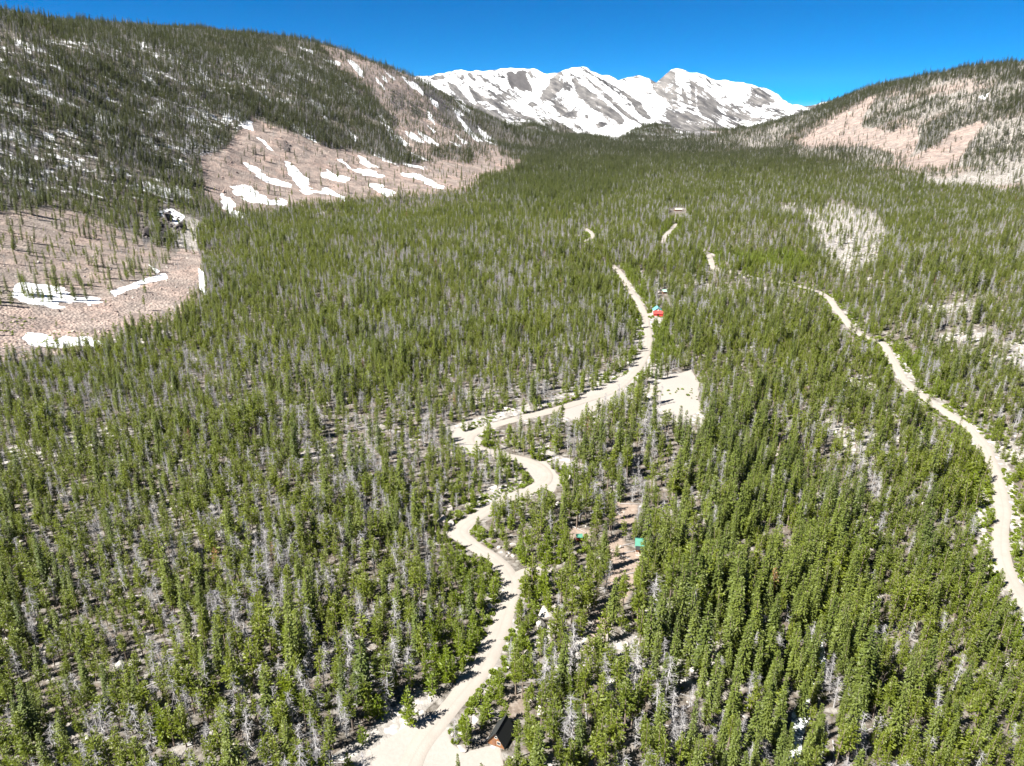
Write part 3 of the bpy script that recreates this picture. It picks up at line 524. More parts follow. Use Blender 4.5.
# ------------------------------------------------------------------ creek between the spruces
cr = line_world([(786, 790), (793, 757), (796, 742), (803, 710), (812, 685), (818, 664), (815, 640)], 1.2)
mw, tw, bw = mat('creek_water'); cw = tw.nodes.new('ShaderNodeNewGeometry').outputs['Position']
tw.links.new(mixc(tw, ramp(tw, noise(tw, cw, 1.3, 5, 0.7), [(0.4, 0), (0.6, 1)]), (0.10, 0.12, 0.12), (0.85, 0.87, 0.88)), bw.inputs['Base Color']); bw.inputs['Roughness'].default_value = 0.15
n = len(cr); tg = np.gradient(cr, axis=0); tg /= np.linalg.norm(tg, axis=1)[:, None]; nr_ = np.c_[-tg[:, 1], tg[:, 0]]
V = np.concatenate([np.c_[cr + nr_ * s_ * (1.5 + 0.7 * fbm(np.arange(n) * 1.2, np.zeros(n), 5, 2, int(9 + s_)))[:, None], samp(fz, cr[:, 0], cr[:, 1]) + 0.35] for s_ in (-1, 0.01, 1)], 0)
F = [(a * n + i, a * n + i + 1, (a + 1) * n + i + 1, (a + 1) * n + i) for a in (0, 1) for i in range(n - 1)]
tag(link('creek', mesh_np('creek', V, np.array(F)[:, ::-1], mw, True)), 'small white foaming creek running between tall spruces', 'creek', None, 'structure')

# ------------------------------------------------------------------ tree shapes: tapered trunk, crown of many small sprays
class Geo:
    def __init__(s): s.V = []; s.F = []; s.n = 0
    def quad(s, a, b, c, d):
        s.V += [a, b, c, d]; s.F.append((s.n, s.n + 1, s.n + 2, s.n + 3)); s.n += 4
    def tube(s, p, q, r0, r1, k=5):
        p = np.array(p, float); q = np.array(q, float); d = q - p; d /= np.linalg.norm(d) + 1e-9
        a = np.cross(d, (0, 0, 1.0)) if abs(d[2]) < .9 else np.cross(d, (1.0, 0, 0)); a /= np.linalg.norm(a); b = np.cross(d, a)
        for i in range(k):
            t = 2 * math.pi * i / k; c = a * math.cos(t) + b * math.sin(t); s.V.append(p + c * r0)
        for i in range(k):
            t = 2 * math.pi * i / k; c = a * math.cos(t) + b * math.sin(t); s.V.append(q + c * r1)
        for i in range(k): s.F.append((s.n + i, s.n + (i + 1) % k, s.n + k + (i + 1) % k, s.n + k + i))
        s.n += 2 * k
    def spray(s, p, d, ln, wd, lift, g):
        d = np.array(d, float); d /= np.linalg.norm(d) + 1e-9
        w = np.cross(d, (0, 0, 1.0)); w /= np.linalg.norm(w) + 1e-9; w = w * math.cos(lift) + np.array((0, 0, 1.0)) * math.sin(lift)
        p = np.array(p, float); m = p + d * ln * .5 + np.array((0, 0, ln * .08))
        s.quad(p - d * ln * .1, m - w * wd * (0.8 + .4 * g.random()), p + d * ln, m + w * wd * (0.8 + .4 * g.random()))
    def mesh(s, name, m, smooth=False): return mesh_np(name, np.array(s.V), np.array(s.F), m, smooth)
def pine_meshes(h, rad, base, whorls, g, m, dense=1.0, name='pine'):
    t = Geo(); bend = g.normal(0, .012, 2) * h; ax = lambda z: np.array([bend[0] * (z / h) ** 2, bend[1] * (z / h) ** 2, z])
    for a, b in zip(np.linspace(0, .97, 6)[:-1], np.linspace(0, .97, 6)[1:]):
        t.tube(ax(a * h), ax(b * h), .14 * (1 - a) * h / 10 + .02, .14 * (1 - b) * h / 10 + .02, 5)
    c = Geo(); lop = g.random() * 6.28
    for z in np.linspace(base * h, h * .985, whorls):
        f = (z - base * h) / (h * (1 - base)); prof = (min(1, .35 + f * 2.6)) * (1 - f) ** .75 + .07
        for k in range(int(round((5 if f < .85 else 3) * dense))):
            if g.random() < .16: continue
            an = g.random() * 6.283; L = rad * prof * (.55 + .7 * g.random()) * (1 + .22 * math.cos(an - lop))
            d = np.array([math.cos(an), math.sin(an), .12 + .5 * f + g.normal(0, .12)]); o = ax(z + g.normal(0, .1))
            nn = max(2, int(L / .14))
            for q in range(nn):
                u = (q + .8) / nn; sz = (.17 + .18 * g.random()) * (1.0 if L > .6 else .8)
                dd = d + g.normal(0, .5, 3) + np.array((0, 0, .32))
                c.spray(o + d * L * u * .86, dd, sz * 1.55, sz * .40, g.normal(.0, .6), g)
    c.spray(ax(h * .96), (0.05, 0, 1), .7, .16, .2, g); c.spray(ax(h * .96), (0, .05, 1), .7, .16, 1.4, g)
    return t.mesh(name + '_trunk', M_bark), c.mesh(name + '_crown', m)
def spruce_meshes(h, rad, base, whorls, g, m):
    t = Geo(); t.tube((0, 0, 0), (0, 0, h * .5), .22, .13, 6); t.tube((0, 0, h * .5), (0, 0, h * .97), .13, .02, 5)
    c = Geo()
    for z in np.linspace(base * h, h * .98, whorls):
        f = (z - base * h) / (h * (1 - base)); prof = (1 - f) ** .85 * min(1, .6 + f * 3) + .05; ph = g.random() * 6.28
        nb = 8 if f < .75 else 5
        for k in range(nb):
            if g.random() < .1: continue
            an = ph + 6.283 * k / nb + g.normal(0, .16); L = rad * prof * (.7 + .45 * g.random())
            d = np.array([math.cos(an), math.sin(an), -.30 + .55 * f + g.normal(0, .07)]); nn = max(2, int(L / .17))
            for q in range(nn):
                u = (q + .7) / nn; p = np.array((0, 0, z)) + d * L * u * .85 + np.array((0, 0, .12 * u * u * L)); sz = .23 + .15 * g.random()
                c.spray(p, d + g.normal(0, .34, 3), sz * 1.35, sz * .42, g.normal(0, .35), g)
    c.spray((0, 0, h * .95), (0.05, 0, 1), .9, .15, .2, g); c.spray((0, 0, h * .95), (0, .05, 1), .9, .15, 1.4, g)
    return t.mesh('spruce_trunk', M_bark), c.mesh('spruce_crown', m)
def dead_meshes(h, rad, g, broken=False):
    t = Geo(); b = g.normal(0, .014, 2) * h; ax = lambda z: np.array([b[0] * (z / h) ** 2, b[1] * (z / h) ** 2, z]); top = .78 if broken else 1.0
    st = np.linspace(0, top, 6)
    for a, e in zip(st[:-1], st[1:]): t.tube(ax(a * h), ax(e * h), .15 * (1 - a * .85), .15 * (1 - e * .85), 5)
    c = Geo()
    for k in range(int(7.5 * h)):
        f = .12 + .86 * g.random() ** .85
        if f > top: continue
        L = rad * (1.1 - f) ** .8 * (.35 + .8 * g.random()); an = g.random() * 6.283; d = np.array([math.cos(an), math.sin(an), g.normal(-.05, .28)]); o = ax(f * h)
        e = o + d * L; c.tube(o, e, .045, .014, 3)
        for q in range(2 + int(L * 2.2)):
            u = .25 + .7 * g.random(); s0 = o + d * L * u; dd = d + g.normal(0, .75, 3); c.tube(s0, s0 + dd * (.22 + .38 * g.random()), .024, .01, 3)
    return t.mesh('dead_trunk', M_grey), c.mesh('dead_branches', M_grey)
g = np.random.default_rng(3); VAR = {}
VAR['pine'] = [(h,) + pine_meshes(h, r_, b_, int(h * 2.5), g, M_pine) for h, r_, b_ in [(9.5, 1.45, .22), (11, 1.5, .34), (8.5, 1.5, .15), (10.5, 1.25, .28), (12, 1.6, .42), (9, 1.7, .2), (10, 1.15, .2)]]
VAR['spruce'] = [(h,) + spruce_meshes(h, r_, b_, int(h * 2.3), g, M_spruce) for h, r_, b_ in [(15, 1.7, .06), (17, 1.8, .1), (13, 1.55, .04), (11, 1.45, .04), (16, 1.4, .08)]]
VAR['dead'] = [(h,) + dead_meshes(h, r_, g, br) for h, r_, br in [(10, 1.3, False), (11.5, 1.5, False), (9, 1.2, True), (8, 1.1, False), (10, 1.0, False)]]
VAR['young'] = [(h,) + pine_meshes(h, r_, .04, int(h * 3.6), g, M_young, 1.25, 'young') for h, r_ in [(5.0, 1.3), (6.5, 1.5), (4.0, 1.15), (8.0, 1.55)]]
VAR['rusty'] = [(h,) + pine_meshes(h, r_, b_, int(h * 2.2), g, M_rust, .9, 'rusty') for h, r_, b_ in [(8.5, 1.3, .2), (9.5, 1.2, .3)]]
KINDS = ['pine', 'spruce', 'dead', 'young', 'rusty']

# ------------------------------------------------------------------ where trees grow
def scatter(r0, r1, sp, seed, amax=R(47)):
    q = np.random.default_rng(seed); x = np.arange(-r1 * math.sin(amax), r1 * math.sin(amax), sp); y = np.arange(60, r1, sp)
    X, Y = np.meshgrid(x, y); X = X.ravel() + q.uniform(-.5, .5, X.size) * sp; Y = Y.ravel() + q.uniform(-.5, .5, Y.size) * sp
    r = np.hypot(X, Y); a = np.arctan2(X, Y); m = (r >= r0) & (r < r1) & (np.abs(a) < amax); return X[m], Y[m]
X, Y, C = [], [], []
for r0, r1, sp, sd_ in [(85, 700, 2.85, 1), (700, 1500, 3.35, 2), (1500, 2600, 4.6, 3), (2600, 4800, 6.4, 4)]:
    a, b = scatter(r0, r1, sp, sd_); X.append(a); Y.append(b); C.append(np.full(len(a), sp))
X = np.concatenate(X); Y = np.concatenate(Y); C = np.concatenate(C)
K = gidx(X, Y); Z = samp(fz, X, Y, K); q = np.random.default_rng(11)
vis = samp(seen.astype(float), X, Y, K) > 0.3
dn = samp(den, X, Y, K) * 0.62 * (C / 3.15) ** .35
px, py = project(X, Y, Z)
keep = vis & (q.random(len(X)) < dn) & (px > -130) & (px < 1154) & (py < 840)
X, Y, Z, px, py = X[keep], Y[keep], Z[keep], px[keep], py[keep]; K = tuple(k[keep] for k in K)
rd = road_dist(X, Y); near_road = (rd < 14)
u = q.random(len(X)); sp_, de_, yo_ = samp(spr, X, Y, K), samp(dead, X, Y, K), samp(young, X, Y, K)
yo_ = np.maximum(yo_, np.where(rd < 8, .8, np.where(rd < 14, .5, .045)))
de_ = np.where(rd < 9, de_ * .25, de_)
kind = np.where(u < de_, 2, np.where(q.random(len(X)) < yo_, 3, np.where(q.random(len(X)) < sp_, 1, 0)))
kind = np.where((kind == 0) & (q.random(len(X)) < .004), 4, kind)
reg = samp(REG.astype(float), X, Y, K)
var = (q.random(len(X)) * np.array([len(VAR[k]) for k in KINDS])[kind]).astype(int)
vh = np.zeros(len(X))
for ki, k in enumerate(KINDS):
    hh = np.array([v[0] for v in VAR[k]]); m = kind == ki; vh[m] = hh[var[m]]
scl = np.clip(q.normal(.92, .17, len(X)), .5, 1.35) * np.where(kind == 1, 1.1, 1.0) * np.where(np.hypot(X, Y) > 1500, 1.12, 1.0) * np.where(np.hypot(X, Y) > 2600, 1.25, 1.0)
scl *= 0.9 + 0.18 * fbm(X, Y, 25, 2, 46) + 0.28 * (fbm(X, Y, 90, 2, 44) > 0.1) * 0.6
swid = scl * np.clip(q.normal(1.18, .18, len(X)), .75, 1.4) * np.where(kind == 1, .95, 1)
ht = vh * scl
# roads stay open: nothing on them, and nothing tall right in the way of the drone's view of the lower stretches
keep = rd > np.where(kind == 3, 0.9, np.where(kind == 1, 6.0, 1.6))
hx = X / np.hypot(X, Y); hy = Y / np.hypot(X, Y)
for fr in (.35, .65, .92):
    back = ht * fr * np.hypot(X, Y) / (CAM_H - Z - ht * fr).clip(10)
    dd = road_dist(X + hx * back, Y + hy * back); bx_, by_ = project(X + hx * back, Y + hy * back, Z); keep &= ~((dd < 0.3) & (q.random(len(X)) < np.where(samp(young, X, Y, K) > .3, .12, np.where(px > 830, .85, np.where(py > 560, .42, .7)))) & (np.hypot(X, Y) < 1500) & ~((by_ > 441) & (by_ < 512) & (bx_ < 640))); keep &= ~((samp(gravel, X + hx * back, Y + hy * back) > .5) & (q.random(len(X)) < .6))
# clear views of the cabins
CAB = [(500, 742, 12, 8), (639, 553, 8, 9), (579, 540, 5, 5), (656, 315, 8, 7), (664, 293, 6, 5), (678, 210, 9, 5)]
for cx, cy, cw, chh in CAB:
    wx_, wy_ = on_ground(cx, cy); keep &= ~(np.hypot(X - wx_, Y - wy_) < 5.0)
    tx, ty = project(X, Y, Z + ht * .9); keep &= ~((np.abs(tx - cx) < cw) & (py > cy - 4) & (ty < cy + 3) & (np.hypot(X, Y) < np.hypot(wx_, wy_) + 3))
X, Y, Z, px, py, rd, kind, var, scl, swid, ht = (a[keep] for a in (X, Y, Z, px, py, rd, kind, var, scl, swid, ht)); NT = len(X)
rz = q.random(NT) * 6.283; tilt = np.abs(q.normal(0, .035, NT)) + (kind == 2) * np.abs(q.normal(0, .06, NT)); ta = q.random(NT) * 6.283
hl = (Z > 25) & (X < 0); rz = np.where(hl, q.normal(0, .35, NT), rz); ta = np.where(hl, 1.5708, ta); tilt = np.where(hl, q.normal(.11, .04, NT), tilt)      # snow creep leans the slope's trees downhill
size = ht / np.sqrt(X ** 2 + Y ** 2 + (Z - CAM_H) ** 2)
tpx, tpy = project(X, Y, Z + ht); infr = (px > 6) & (px < 1018) & (tpy < 756) & (tpy > 0) & (py < 790)

# ------------------------------------------------------------------ names and labels for the nearest trees, each an object of its own
LAND = [('the dark roofed cabin', on_ground(497, 741)), ('the green roofed cabin', on_ground(638, 553)), ('the green roofed shed', on_ground(579, 540)), ('the creek', on_ground(800, 725)),
        ('the gravel clearing', on_ground(425, 745)), ('the sandy turnout', on_ground(540, 571)), ('the bare yard', on_ground(615, 590))]
MAINW = ROADS[0][4]; EASTW = ROADS[1][4]
def side_road(x, y, P):
    i = int(np.argmin(np.hypot(P[:, 0] - x, P[:, 1] - y))); d = math.hypot(*(P[i] - (x, y))); ux, uy, _ = ray(*project(np.array([x]), np.array([y]), np.array([0.]))); return d, ('left' if x < P[i][0] else 'right')
def place_words(x, y, px, py):
    for nm_, (a, b) in LAND:
        if math.hypot(x - a, y - b) < (13 if 'creek' not in nm_ else 18):
            dx, dy = x - a, y - b; w = ('behind' if dy > abs(dx) else 'in front of' if dy < -abs(dx) else 'just right of' if dx > 0 else 'just left of'); return f'{w} {nm_}'
    d, s_ = side_road(x, y, MAINW)
    yb = ['near the bottom edge', 'above the bottom edge', 'level with the yard', 'below the road bend', 'by the upper bends', 'beyond the upper bends'][min(5, max(0, int((760 - py) / 62)))]
    if d < 9: return f'on the {s_} road verge {yb}'
    d2, s2 = side_road(x, y, EASTW)
    if d2 < 9: return f'on the {s2} eastern road verge {yb}'
    cell = ('far left' if px < 130 else 'left' if px < 270 else 'left of the road' if px < 470 else 'right of the road' if px < 640 else 'right of centre' if px < 770 else 'right' if px < 900 else 'far right')
    return f'{yb}, {cell}'
CATN = {'pine': ('pine_tree', 'pine tree', 'pine'), 'spruce': ('spruce_tree', 'spruce tree', 'spruce'), 'dead': ('dead_tree', 'dead tree', 'dead tree'), 'young': ('young_pine', 'young pine', 'young pine'), 'rusty': ('dying_pine', 'dying pine', 'dying pine')}
LIMIT = {'pine': 300, 'spruce': 300, 'dead': 300, 'young': 290, 'rusty': 30}
ADJ = {'pine': ['slim', 'bare stemmed', 'bushy', 'narrow', 'long stemmed', 'broad crowned', 'spindly'], 'spruce': ['dense', 'very tall', 'short', 'small pointed', 'slender'],
       'dead': ['upright', 'wide branched', 'broken topped', 'short', 'thin'], 'young': ['small', 'rounded', 'tiny', 'slim'], 'rusty': ['small', 'thin']}
solo = np.zeros(NT, bool); seen_var = set(); PARTS = {}
for ki, k in enumerate(KINDS):
    ids = np.nonzero((kind == ki) & infr)[0]; ids = ids[np.argsort(-size[ids])][:LIMIT[k]]
    hq = np.quantile(ht[ids], [.33, .67]); nm_, cat, word = CATN[k]
    for i in ids:
        solo[i] = True; v = var[i]
        e = empty(nm_, (X[i], Y[i], Z[i] - .12)); e.rotation_euler = (tilt[i] * math.cos(ta[i]), tilt[i] * math.sin(ta[i]), rz[i]); e.scale = (swid[i], swid[i], scl[i])
        sz = 'tall ' if ht[i] > hq[1] else 'low ' if ht[i] < hq[0] else ''
        a = ADJ[k][v]; lab = f"{sz if not a.startswith(('very tall', 'short', 'small', 'tiny')) else ''}{a} {word} {place_words(X[i], Y[i], px[i], py[i])}"
        tag(e, lab, cat, f'{cat}s of the near forest')
        if (k, v) not in PARTS: PARTS[(k, v)] = (link('trunk', VAR[k][v][1], e), link('branches' if k == 'dead' else 'crown', VAR[k][v][2], e))
        else:
            for o in PARTS[(k, v)]: c_ = o.copy(); COL.objects.link(c_); c_.parent = e
# ------------------------------------------------------------------ the rest of each kind: one forest object, tree by tree over the land
def forest(name, label, cat, mask, protos, zoff=-.12, rot=None, sc=None, pick=None):
    ids = np.nonzero(mask)[0]
    me = bpy.data.meshes.new(name); me.vertices.add(len(ids)); me.vertices.foreach_set('co', np.c_[X[ids], Y[ids], Z[ids] + zoff].astype(np.float32).ravel())
    def at_(n_, ty, arr, f): a = me.attributes.new(n_, ty, 'POINT'); a.data.foreach_set(f, arr)
    at_('turn', 'FLOAT_VECTOR', np.c_[tilt[ids] * np.cos(ta[ids]), tilt[ids] * np.sin(ta[ids]), rz[ids]].astype(np.float32).ravel(), 'vector')
    at_('size', 'FLOAT_VECTOR', np.c_[swid[ids], swid[ids], scl[ids]].astype(np.float32).ravel(), 'vector'); at_('which', 'INT', var[ids].astype(np.int32), 'value')
    return grow(name, label, cat, me, protos)
def grow(name, label, cat, me, protos):
    o = link(name, me); tag(o, label, cat, None, 'stuff')
    ng = bpy.data.node_groups.new(name, 'GeometryNodeTree'); ng.interface.new_socket('Geometry', in_out='INPUT', socket_type='NodeSocketGeometry'); ng.interface.new_socket('Geometry', in_out='OUTPUT', socket_type='NodeSocketGeometry')
    gi = ng.nodes.new('NodeGroupInput'); go = ng.nodes.new('NodeGroupOutput'); jj = []
    for w_, ps in enumerate(protos):
        j = ng.nodes.new('GeometryNodeJoinGeometry')
        for p in ps: oi = ng.nodes.new('GeometryNodeObjectInfo'); oi.transform_space = 'ORIGINAL'; oi.inputs[0].default_value = p; ng.links.new(oi.outputs['Geometry'], j.inputs[0])
        def na(n_, ty): a = ng.nodes.new('GeometryNodeInputNamedAttribute'); a.data_type = ty; a.inputs[0].default_value = n_; return a.outputs[0]
        cmp_ = ng.nodes.new('FunctionNodeCompare'); cmp_.data_type = 'INT'; cmp_.operation = 'EQUAL'; ng.links.new(na('which', 'INT'), cmp_.inputs[2]); cmp_.inputs[3].default_value = w_
        ip = ng.nodes.new('GeometryNodeInstanceOnPoints'); ng.links.new(gi.outputs[0], ip.inputs['Points']); ng.links.new(cmp_.outputs[0], ip.inputs['Selection']); ng.links.new(j.outputs[0], ip.inputs['Instance'])
        e2r = ng.nodes.new('FunctionNodeEulerToRotation'); ng.links.new(na('turn', 'FLOAT_VECTOR'), e2r.inputs[0]); ng.links.new(e2r.outputs[0], ip.inputs['Rotation']); ng.links.new(na('size', 'FLOAT_VECTOR'), ip.inputs['Scale']); jj.append(ip)
    j = ng.nodes.new('GeometryNodeJoinGeometry')
    for ip in jj: ng.links.new(ip.outputs[0], j.inputs[0])
    ng.links.new(j.outputs[0], go.inputs[0]); md = o.modifiers.new('growth', 'NODES'); md.node_group = ng; return o
FL = {'pine': ('pine_forest', 'green pine forest covering the valley floor and hills', 'pine forest'), 'spruce': ('spruce_forest', 'darker spruces spread through the forest and up the slopes', 'spruce forest'),
      'dead': ('dead_forest', 'grey standing dead trees scattered through the whole forest', 'dead trees'), 'young': ('young_growth', 'bright green young pines lining roads and filling gaps', 'young pines'), 'rusty': ('dying_growth', 'few rusty brown dying pines dotted in the far forest', 'dying pines')}
for ki, k in enumerate(KINDS):
    have = [v for v in range(len(VAR[k])) if (k, v) in PARTS]
    if len(have) < len(VAR[k]): var[kind == ki] = np.array(have)[var[kind == ki] % len(have)]
    forest(*FL[k], (kind == ki) & ~solo, [PARTS.get((k, v), PARTS[(k, have[0])]) for v in range(len(VAR[k]))])
print('TREES', NT, [(k, int((kind == i).sum())) for i, k in enumerate(KINDS)])
# ------------------------------------------------------------------ boulders, fallen logs, talus stones
def rock_mesh(name, g, m, flat=.7, n=16):
    bm = bmesh.new(); P = g.normal(0, 1, (n, 3)); P /= np.linalg.norm(P, axis=1)[:, None]; P *= (.8 + .35 * g.random((n, 1)))
    for p in P: bm.verts.new((p[0] * .5, p[1] * .42, p[2] * .5 * flat))
    r_ = bmesh.ops.convex_hull(bm, input=bm.verts[:]); dl = [v for v in bm.verts if not v.link_faces]
    bmesh.ops.delete(bm, geom=dl, context='VERTS'); bmesh.ops.bevel(bm, geom=bm.edges[:], offset=.03, segments=1, affect='EDGES')
    me = bpy.data.meshes.new(name); bm.to_mesh(me); bm.free(); me.materials.append(m); return me
g = np.random.default_rng(21)
M_drock = plain('dark_shadowed_outcrop_rock', (0.085, 0.074, 0.07), .9, .5, .5)  # dark brown rock, darkened further so its colour carries the outcrops' shadows
ROCKS = [rock_mesh('boulder', g, M_rock, f, n) for f, n in [(.75, 16), (.6, 14), (.9, 18), (.5, 15), (.7, 12)]]
TROCKS = [rock_mesh('talus_stone', g, M_trock, f, 11) for f in (.7, .9, .55)]
big = [(549, 618, 7), (541, 628, 5), (556, 610, 4), (521, 667, 4.5), (526, 655, 3.2), (478, 724, 4.2), (541, 713, 4), (442, 523, 5.5), (452, 662, 3), (47, 650, 5), (195, 642, 4.5), (152, 722, 4), (235, 752, 4.4), (462, 748, 3), (469, 741, 2.4), (120, 668, 3.6), (205, 735, 3.5),
       (588, 608, 3.4), (600, 560, 3), (385, 712, 3.2), (566, 480, 4.5), (598, 548, 3), (450, 510, 3), (962, 540, 3.5), (478, 415, 4), (640, 415, 4)]
bx = [on_ground(a, b) + (s_,) for a, b, s_ in big]
qx, qy = scatter(110, 420, 3.2, 77, R(46)); kk = gidx(qx, qy); q2 = np.random.default_rng(5); pr_ = samp(pale, qx, qy, kk); mm = (q2.random(len(qx)) < .10 + .5 * pr_) & (road_dist(qx, qy) > 1.2) & (samp(gravel, qx, qy, kk) < .2)
qx, qy = qx[mm], qy[mm]; qs = np.clip(q2.lognormal(-.1, .5, len(qx)), .4, 3.2)
qp = project(qx, qy, samp(fz, qx, qy)); ok = (qp[0] > 5) & (qp[0] < 1019) & (qp[1] < 762); order = np.argsort(-(qs / np.hypot(qx, qy)) * ok)
nb_ = 150; pickb = order[:nb_]
bl = [(x, y, s_) for x, y, s_ in bx] + [(qx[i], qy[i], qs[i]) for i in pickb]
LAB_COUNT = {}
SHAPE = ['blocky', 'flat', 'rounded', 'slab-like', 'angular']
NEWTH = []
for i, (x, y, s_) in enumerate(bl):
    v = i % len(ROCKS); o = link('boulder', ROCKS[v]); z = ground(x, y); o.location = (x, y, z + s_ * .12); o.rotation_euler = (g.normal(0, .25), g.normal(0, .25), g.random() * 6.28); o.scale = (s_, s_ * (0.8 + .4 * g.random()), s_ * (.7 + .4 * g.random()))
    p_ = project(np.array([x]), np.array([y]), np.array([z])); szw = 'huge' if s_ > 4 else 'large' if s_ > 2.5 else 'mid-sized' if s_ > 1.5 else 'small'
    tag(o, f'{szw} {SHAPE[v]} granite boulder {place_words(x, y, p_[0][0], p_[1][0])}', 'boulder', 'granite boulders among the trees'); NEWTH.append((o, p_[0][0]))
rest = np.setdiff1d(np.arange(len(qx)), pickb)
rx2, ry2 = scatter(420, 900, 7.5, 78); k2 = gidx(rx2, ry2); m2 = (q2.random(len(rx2)) < .02 + .5 * samp(pale, rx2, ry2, k2)) & (road_dist(rx2, ry2) > 1.5)
def stones(name, label, cat, x, y, s_, protos, zf):
    me = bpy.data.meshes.new(name); n = len(x); me.vertices.add(n); me.vertices.foreach_set('co', np.c_[x, y, samp(fz, x, y) + s_ * zf].astype(np.float32).ravel())
    for n_, ty, arr, f in [('turn', 'FLOAT_VECTOR', np.c_[q2.normal(0, .4, n), q2.normal(0, .4, n), q2.random(n) * 6.28].astype(np.float32).ravel(), 'vector'), ('size', 'FLOAT_VECTOR', np.c_[s_, s_ * q2.uniform(.7, 1.2, n), s_ * q2.uniform(.7, 1.1, n)].astype(np.float32).ravel(), 'vector'), ('which', 'INT', q2.integers(0, len(protos), n).astype(np.int32), 'value')]:
        a = me.attributes.new(n_, ty, 'POINT'); a.data.foreach_set(f, arr)
    return grow(name, label, cat, me, [(p,) for p in protos])
bobs = [o for o, _ in NEWTH[:5]]
sx = np.r_[qx[rest], rx2[m2]]; sy = np.r_[qy[rest], ry2[m2]]; ss = np.r_[qs[rest], np.clip(q2.lognormal(.55, .4, int(m2.sum())), 1, 3.5)]
stones('scattered_rocks', 'pale granite rocks strewn over clearings and the forest floor', 'rocks', sx, sy, ss, bobs, .12)
tx, ty = scatter(250, 1500, 3.4, 79); k3 = gidx(tx, ty); m3 = (samp(talus, tx, ty, k3) > .55) & (samp(snow, tx, ty, k3) < .4) & (q2.random(len(tx)) < .55) & (samp(seen.astype(float), tx, ty, k3) > .5)
tx, ty = tx[m3], ty[m3]
ux_, uy_ = scatter(900, 3000, 8.5, 85); k5 = gidx(ux_, uy_); m5 = (samp(talus, ux_, uy_, k5) > .5) & (samp(snow, ux_, uy_, k5) < .4) & (q2.random(len(ux_)) < .3) & (samp(seen.astype(float), ux_, uy_, k5) > .5) & (fbm(ux_, uy_, 90, 3, 99) > -.1); n5 = len(tx); tx = np.r_[tx, ux_[m5]]; ty = np.r_[ty, uy_[m5]]
ts = np.clip(q2.lognormal(-.05, .5, len(tx)), .4, 3.2)
ts[n5:] *= 2.4
tfirst = []
far_o = np.argsort(np.hypot(tx, ty))[:3]
for i, ii in enumerate(far_o):
    o = link('talus_stone', TROCKS[i]); o.location = (tx[ii], ty[ii], ground(tx[ii], ty[ii]) + .1); o.scale = (1.6, 1.4, 1.3); tfirst.append(o)
    tag(o, f"pinkish {['blocky', 'upright', 'flat'][i]} stone at the near end of the pink talus tongue", 'stone', 'stones at the near end of the talus')
tm = np.ones(len(tx), bool); tm[far_o] = False
stones('talus_rubble', 'pinkish broken rock covering the talus tongue and apron', 'rubble', tx[tm], ty[tm], ts[tm], tfirst, .05)
ox, oy = scatter(600, 3400, 7.0, 83); k4 = gidx(ox, oy); m4 = (samp(cliffz, ox, oy, k4) > .5) & (q2.random(len(ox)) < .7) & (samp(seen.astype(float), ox, oy, k4) > .5); ox, oy = ox[m4], oy[m4]
ofirst = []
for i in range(3):
    oo = link('rock_outcrop', rock_mesh('rock_outcrop', g, M_drock, (.9, 1.2, .8)[i], 13)); oo.location = (ox[i], oy[i], ground(ox[i], oy[i]) + .3); oo.scale = (4.5, 4, 4); ofirst.append(oo)
    tag(oo, f"{['dark blocky', 'dark upright', 'dark flat'][i]} rock outcrop above the snowy gully on the western slope", 'rock outcrop', 'dark outcrops above the gully')
ox, oy = ox[3:], oy[3:]
for i, (a_, b_, s1, s2, w_) in enumerate([(147, 236, 13, 20, 'tall dark rock wall beside the narrow snow gully'), (169, 220, 15, 15, 'blocky dark outcrop high in the rocky gully'), (181, 229, 16, 14, 'broad dark outcrop at the mouth of the rocky gully'), (165, 243, 11, 12, 'lowest dark outcrop above the pink talus tongue'), (288, 152, 10, 12, 'small dark pinnacle on the pink slope')]):
    x_, y_ = on_ground(a_, b_); oo = link('rock_outcrop', ofirst[i % 3].data); oo.location = (x_, y_, ground(x_, y_) + s2 * .12); oo.scale = (s1, s1 * .8, s2); oo.rotation_euler = (g.normal(0, .15), g.normal(0, .15), g.random() * 6.28); tag(oo, w_, 'rock outcrop')
if len(ox): stones('rock_outcrops', 'dark brown rock outcrops breaking through the western hillside', 'outcrops', ox, oy, np.clip(q2.lognormal(1.2, .4, len(ox)), 2, 7), ofirst, .1)
def log_mesh(h, g):
    t = Geo(); zs = np.linspace(0, h, 5)
    for a, b in zip(zs[:-1], zs[1:]): t.tube((a, .06 * math.sin(a), .14), (b, .06 * math.sin(b), .14 ), .17 * (1 - .75 * a / h), .17 * (1 - .75 * b / h), 6)
    for k in range(int(h * 2.2)):
        f = .3 + .65 * g.random(); an = g.uniform(-.4, 3.5); o = np.array([f * h, 0, .14]); d = np.array([.5, math.cos(an), math.sin(an)]); t.tube(o, o + d * (.25 + .8 * g.random()) * (1.1 - f), .035, .012, 3)
    for k in range(6): an = k * 1.05; t.tube((0, 0, .14), (-.25, .4 * math.cos(an), .14 + .4 * math.sin(an)), .06, .02, 4)
    return t.mesh('fallen_log', M_grey)
LOGS = [log_mesh(h, g) for h in (9, 7, 5.5, 10.5)]
lx, ly = scatter(115, 480, 4.6, 80, R(46)); kl = gidx(lx, ly); ml = (q2.random(len(lx)) < .75 * samp(dead, lx, ly, kl) + .05) & (road_dist(lx, ly) > 6) & (samp(gravel, lx, ly, kl) < .1)
lx, ly = lx[ml], ly[ml]; lp = project(lx, ly, samp(fz, lx, ly)); inl = (lp[0] > 8) & (lp[0] < 1016) & (lp[1] < 758); od = np.argsort(np.hypot(lx, ly) + 1e5 * ~inl); od_all = od; od = od[:min(260, int(inl.sum()))]
LW = ['long', 'short', 'stubby', 'very long']; Lfirst = []
